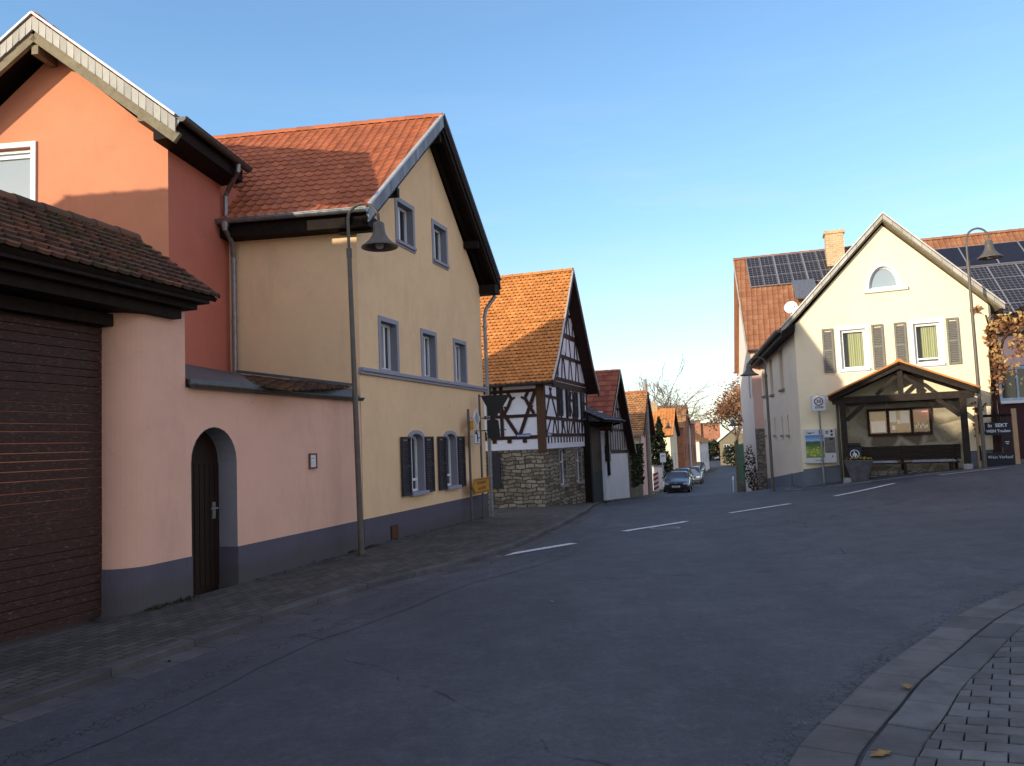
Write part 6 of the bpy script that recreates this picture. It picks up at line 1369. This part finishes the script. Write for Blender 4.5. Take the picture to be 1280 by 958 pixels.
# near right pavement with two rows of kerb stones and wave edged pavers
NR = smooth_line([(.55,-6),(.62,-1),(.72,1.5),(1.0,3.3),(1.41,4.49),(2.17,5.52),(2.67,6.15),(3.94,7.48),(5.19,8.4),(7.2,9.5),(9.6,10.5),(13,11.8),(18,13.4),(32,17)], 160)
blocks(NR, .0, .32, .014, .020, .42, 'gutter_stones', M['kerb'], 7, .009, .15, .006, .002)
blocks(NR, .350, .60, .030, .034, .50, 'kerb', M['paver'], 8, .012, .2, .008, .003)
NN = normals(NR); mb = MB(); edg = [[lift(p-n*o, .004) for o in (0,.04,.08,.12,.17,.23,.30,.38,.48)] for p, n in zip(NR, NN)]
mb.grid(edg, lambda i, j: 1-(j+.5)/8); props(mb.build('road_edge', asphalt(True), None, smooth=True), kind='structure')
inner = [p+n*.61 for p, n in zip(NR, NN)]
outr = [V((p.x+14, p.y-22-abs(p.x)*.2, 0)) for p in NR]
strip(inner, outr, 10, .006, 'pavement_bed', M['joint'])
inw = [(p, n) for p, n in zip(inner, NN)]
def clip(poly, p, n):
    out = []
    for a, b in zip(poly, poly[1:]+poly[:1]):
        da, db = (a-p).dot(n), (b-p).dot(n)
        if da >= 0: out.append(a)
        if da*db < 0: out.append(a+(b-a)*(da/(da-db)))
    return out
rnd = random.Random(55); mb = MB(); ra = V((math.cos(R(-16)), math.sin(R(-16)), 0)); rb = V((math.cos(R(58)), math.sin(R(58)), 0))/math.sin(R(74)); PW, PH = .225, .140
for j in range(-12, 85):
    for i in range(-40, 60):
        cx_, cy_ = i*PW+(PW/2 if j % 2 else 0), j*PH
        c = V((1.0, 1.5, 0))+ra*cx_+rb*cy_
        if c.y < 1.2 or c.x > 10 or c.x < .8 or c.y > 11: continue
        k = min(range(len(inw)), key=lambda q: (inw[q][0]-c).length_squared); p0, n0 = inw[k]
        if (c-p0).dot(n0) < -.12: continue
        g_ = .0045; hw_, hh_ = PW/2-g_, PH/2-g_; wv = .007
        edge = [(-1,0),(-.62,.9),(-.40,.9),(.0,0),(.40,-.9),(.62,-.9),(1,0)]
        loop = [(x*hw_, -hh_+wv*y) for x, y in edge]+[(x*hw_, hh_+wv*y) for x, y in reversed(edge)]
        poly = [c+ra*x+rb*y for x, y in loop]; poly = clip(poly, p0, n0)
        if len(poly) < 3: continue
        z = .034+rnd.gauss(0,.0018); tx, ty = rnd.gauss(0,.006), rnd.gauss(0,.006); tint = rnd.random()
        top = [lift(q, z+(q.x-c.x)*tx+(q.y-c.y)*ty) for q in poly]; cen = sum(top, V((0,0,0)))/len(top); tin = [q+(cen-q).normalized()*.004 for q in top]; lo = [q-V((0,0,.004)) for q in top]; m_ = len(top)
        mb.face(tin, tint)
        for q in range(m_):
            w_ = (q+1) % m_; mb.face([lo[q],lo[w_],tin[w_],tin[q]], tint); mb.face([lo[q]-V((0,0,.03)),lo[w_]-V((0,0,.03)),lo[w_],lo[q]], tint)
props(mb.build('pavement', M['paver'], None), kind='structure')
# weeds and litter along the foot of the left walls
rnd = random.Random(91); mb = MB()
for i in range(150):
    u = rnd.choice((rnd.uniform(-5.2,-4.45), rnd.uniform(-3.4,6.4), rnd.uniform(-.6,.3))); c = FC(u, .03+abs(rnd.gauss(0,.035)), 0); c = lift(c, .078)
    for k in range(rnd.randint(2,6)):
        q = c+V((rnd.gauss(0,.03), rnd.gauss(0,.05), .004+abs(rnd.gauss(0,.014)))); leaf(mb, q, rnd.uniform(.018,.045), rnd, rnd.random())
for i in range(90):
    k = rnd.randrange(20, len(K)-4); p = K[k]+KN[k]*(.14+rnd.gauss(0,.02))+V((rnd.gauss(0,.1),rnd.gauss(0,.2),0))*.4
    for j in range(rnd.randint(1,4)): leaf(mb, lift(p, .014)+V((rnd.gauss(0,.03),rnd.gauss(0,.03),0)), rnd.uniform(.015,.04), rnd, rnd.random(), .8)
props(mb.build('weeds', foliage('weeds_and_litter', [(.02,.018,.012),(.05,.045,.02),(.10,.075,.035)], .1), None), 'low weeds and leaf litter along the wall foot and left kerb', 'weeds', None, 'stuff')
# dashed centre line
DL = [((-.41,12.97),(.98,14.27)),((2.07,15.8),(3.62,17.35)),((4.77,18.16),(6.37,18.85)),((7.65,19.45),(9.35,19.95)),((10.62,20.25),(12.4,20.4))]
def marking():
    m, nt, b = newmat('road_paint'); v = coords(nt); n = noise(nt, v, 22, 6, .75)
    c = mix(nt, ramp(nt, n, [(.36, .0), (.52, 1.)]), (.12,.12,.125), (.70,.71,.72)); nt.links.new(c, b.inputs['Base Color']); b.inputs['Roughness'].default_value = .7; return m
M['mark'] = marking()
mb = MB()
for a, b in DL:
    L = resample([a, b], 16); N = normals(L); mb.grid([[lift(p+n*o, .012) for o in (-.08,.08)] for p, n in zip(L, N)])
props(mb.build('road_markings', M['mark'], None), kind='structure')
mh = MB(); c = V((2.93,16.1,0))
for r0, r1 in ((.24,.30),): mh.grid([[lift(c+V((math.cos(k*math.pi/14),math.sin(k*math.pi/14),0))*r, .007) for k in range(28)] for r in (r0, r1)], closed=True)
cvr = thing('manhole_cover', 'round manhole cover with pale worn rim in the road beyond the second dash', 'manhole cover', lift(c, 0))
mh.build('rim', simple('worn_rim', (.22,.22,.22), .7), cvr)
mh = MB(); mh.face([lift(c+V((math.cos(k*math.pi/14),math.sin(k*math.pi/14),0))*.24, .008) for k in range(28)]); mh.build('lid', simple('cast_iron', (.05,.05,.055), .6, .2), cvr)
M['dead_leaf'] = simple('dead_leaf', (.26,.17,.06), .8, 0, .4, 20)
for n_, (x, y, s, rz, lb) in enumerate(((1.92,4.50,.085,.4,'yellow brown fallen leaf on the near pavers at the bottom edge'),(2.62,5.62,.07,1.2,'faint brown fallen leaf on the pavers near the kerb'),(.35,9.2,.05,2,'tiny pale fallen leaf lying on the open road'))):
    mb = MB(); ca, sa = math.cos(rz), math.sin(rz); z = .040 if n_ < 2 else .006
    lp = [(1,0),(.6,.22),(.5,.5),(.1,.35),(-.3,.5),(-.5,.2),(-.9,.05),(-.5,-.2),(-.25,-.48),(.15,-.3),(.5,-.45),(.6,-.2)]
    P = [lift(V((x+(a*ca-b*sa)*s, y+(a*sa+b*ca)*s, 0)), z+.010*abs(b)) for a, b in lp]
    for k in range(12): mb.face([lift(V((x,y,0)), z+.003), P[k], P[(k+1) % 12]])
    props(mb.build('fallen_leaf', M['dead_leaf'], None), lb, 'leaf')

# ------------------------------------------------------------------ sky, sun, camera
AZ, EL = 50.7, 10.3
S = V((-math.sin(R(AZ))*math.cos(R(EL)), -math.cos(R(AZ))*math.cos(R(EL)), math.sin(R(EL))))
w = bpy.data.worlds.new('World'); sc.world = w; w.use_nodes = True; nt = w.node_tree
sky = nt.nodes.new('ShaderNodeTexSky'); sky.sky_type = 'NISHITA'; sky.sun_disc = False; sky.sun_elevation = R(EL); sky.sun_rotation = math.atan2(S.x, S.y)
sky.altitude = 200; sky.air_density = 1.0; sky.dust_density = .6; sky.ozone_density = 1.6
bg = nt.nodes['Background']; bg.inputs[1].default_value = .15
# winter haze: pale towards the horizon, added to the clear sky
tc = nt.nodes.new('ShaderNodeTexCoord'); sx = nt.nodes.new('ShaderNodeSeparateXYZ'); nt.links.new(tc.outputs['Generated'], sx.inputs[0])
fr_ = ramp(nt, sx.outputs[1], [(.45, .0), (.75, 1.)])
hz_f = ramp(nt, sx.outputs[2], [(.0,(.58,.60,.64)),(.09,(.46,.53,.66)),(.26,(.19,.40,.62)),(.48,(.11,.25,.46)),(.8,(.27,.24,.30))])
hz_b = ramp(nt, sx.outputs[2], [(.0,(.98,.83,.68)),(.12,(.86,.75,.69)),(.35,(.64,.585,.62)),(.7,(.40,.375,.48))])
hz = mix(nt, 1.0, mix(nt, fr_, hz_b, hz_f), (5.2,5.2,5.2), 'MULTIPLY'); skc = mix(nt, 1.0, sky.outputs[0], (1.1,1.2,1.35), 'MULTIPLY'); tot = mix(nt, 1.0, skc, hz, 'ADD')
mpc = nt.nodes.new('ShaderNodeMapping'); mpc.inputs['Scale'].default_value = (1.2,1.2,9); mpc.inputs['Rotation'].default_value = (R(6),R(9),R(20)); nt.links.new(tc.outputs['Generated'], mpc.inputs[0])
cl = ramp(nt, noise(nt, mpc.outputs[0], 2.6, 7, .62), [(.50, .0), (.78, 1.)]); lowm = ramp(nt, sx.outputs[2], [(.02, .25), (.16, .9), (.34, .25), (.5, .0)])
tot = mix(nt, mth(nt, 'MULTIPLY', mth(nt, 'MULTIPLY', cl, lowm), .5), tot, (5.6,6.0,6.3)); nt.links.new(tot, bg.inputs[0])
sun = bpy.data.lights.new('sun', 'SUN'); sun.energy = 5.0; sun.angle = R(.53); sun.color = (1.0,.89,.70)
so_ = bpy.data.objects.new('sun', sun); COL.objects.link(so_); so_.rotation_euler = S.to_track_quat('Z', 'Y').to_euler(); so_.location = S*60
cam = bpy.data.cameras.new('camera'); cam.sensor_width = 36; cam.sensor_fit = 'HORIZONTAL'; cam.lens = 36*1000/1280; cam.clip_end = 3000; cam.clip_start = .05
th = math.atan(.04); pitch = math.atan(75.9*math.cos(th)/1000); c_, s_ = math.cos(th), math.sin(th)
Fw = V((0,math.cos(pitch),math.sin(pitch))); U0 = V((0,-math.sin(pitch),math.cos(pitch))); R0 = V((1,0,0)); Rt = R0*c_-U0*s_; Up = R0*s_+U0*c_
co = bpy.data.objects.new('camera', cam); COL.objects.link(co); sc.camera = co
co.matrix_world = Matrix(((Rt.x,Up.x,-Fw.x,0),(Rt.y,Up.y,-Fw.y,0),(Rt.z,Up.z,-Fw.z,1.7),(0,0,0,1)))
sc.view_settings.view_transform = 'Standard'; sc.view_settings.look = 'None'; sc.view_settings.exposure = 0; sc.view_settings.gamma = 1
sc.render.engine = 'CYCLES'; sc.cycles.use_denoising = True; sc.cycles.max_bounces = 6
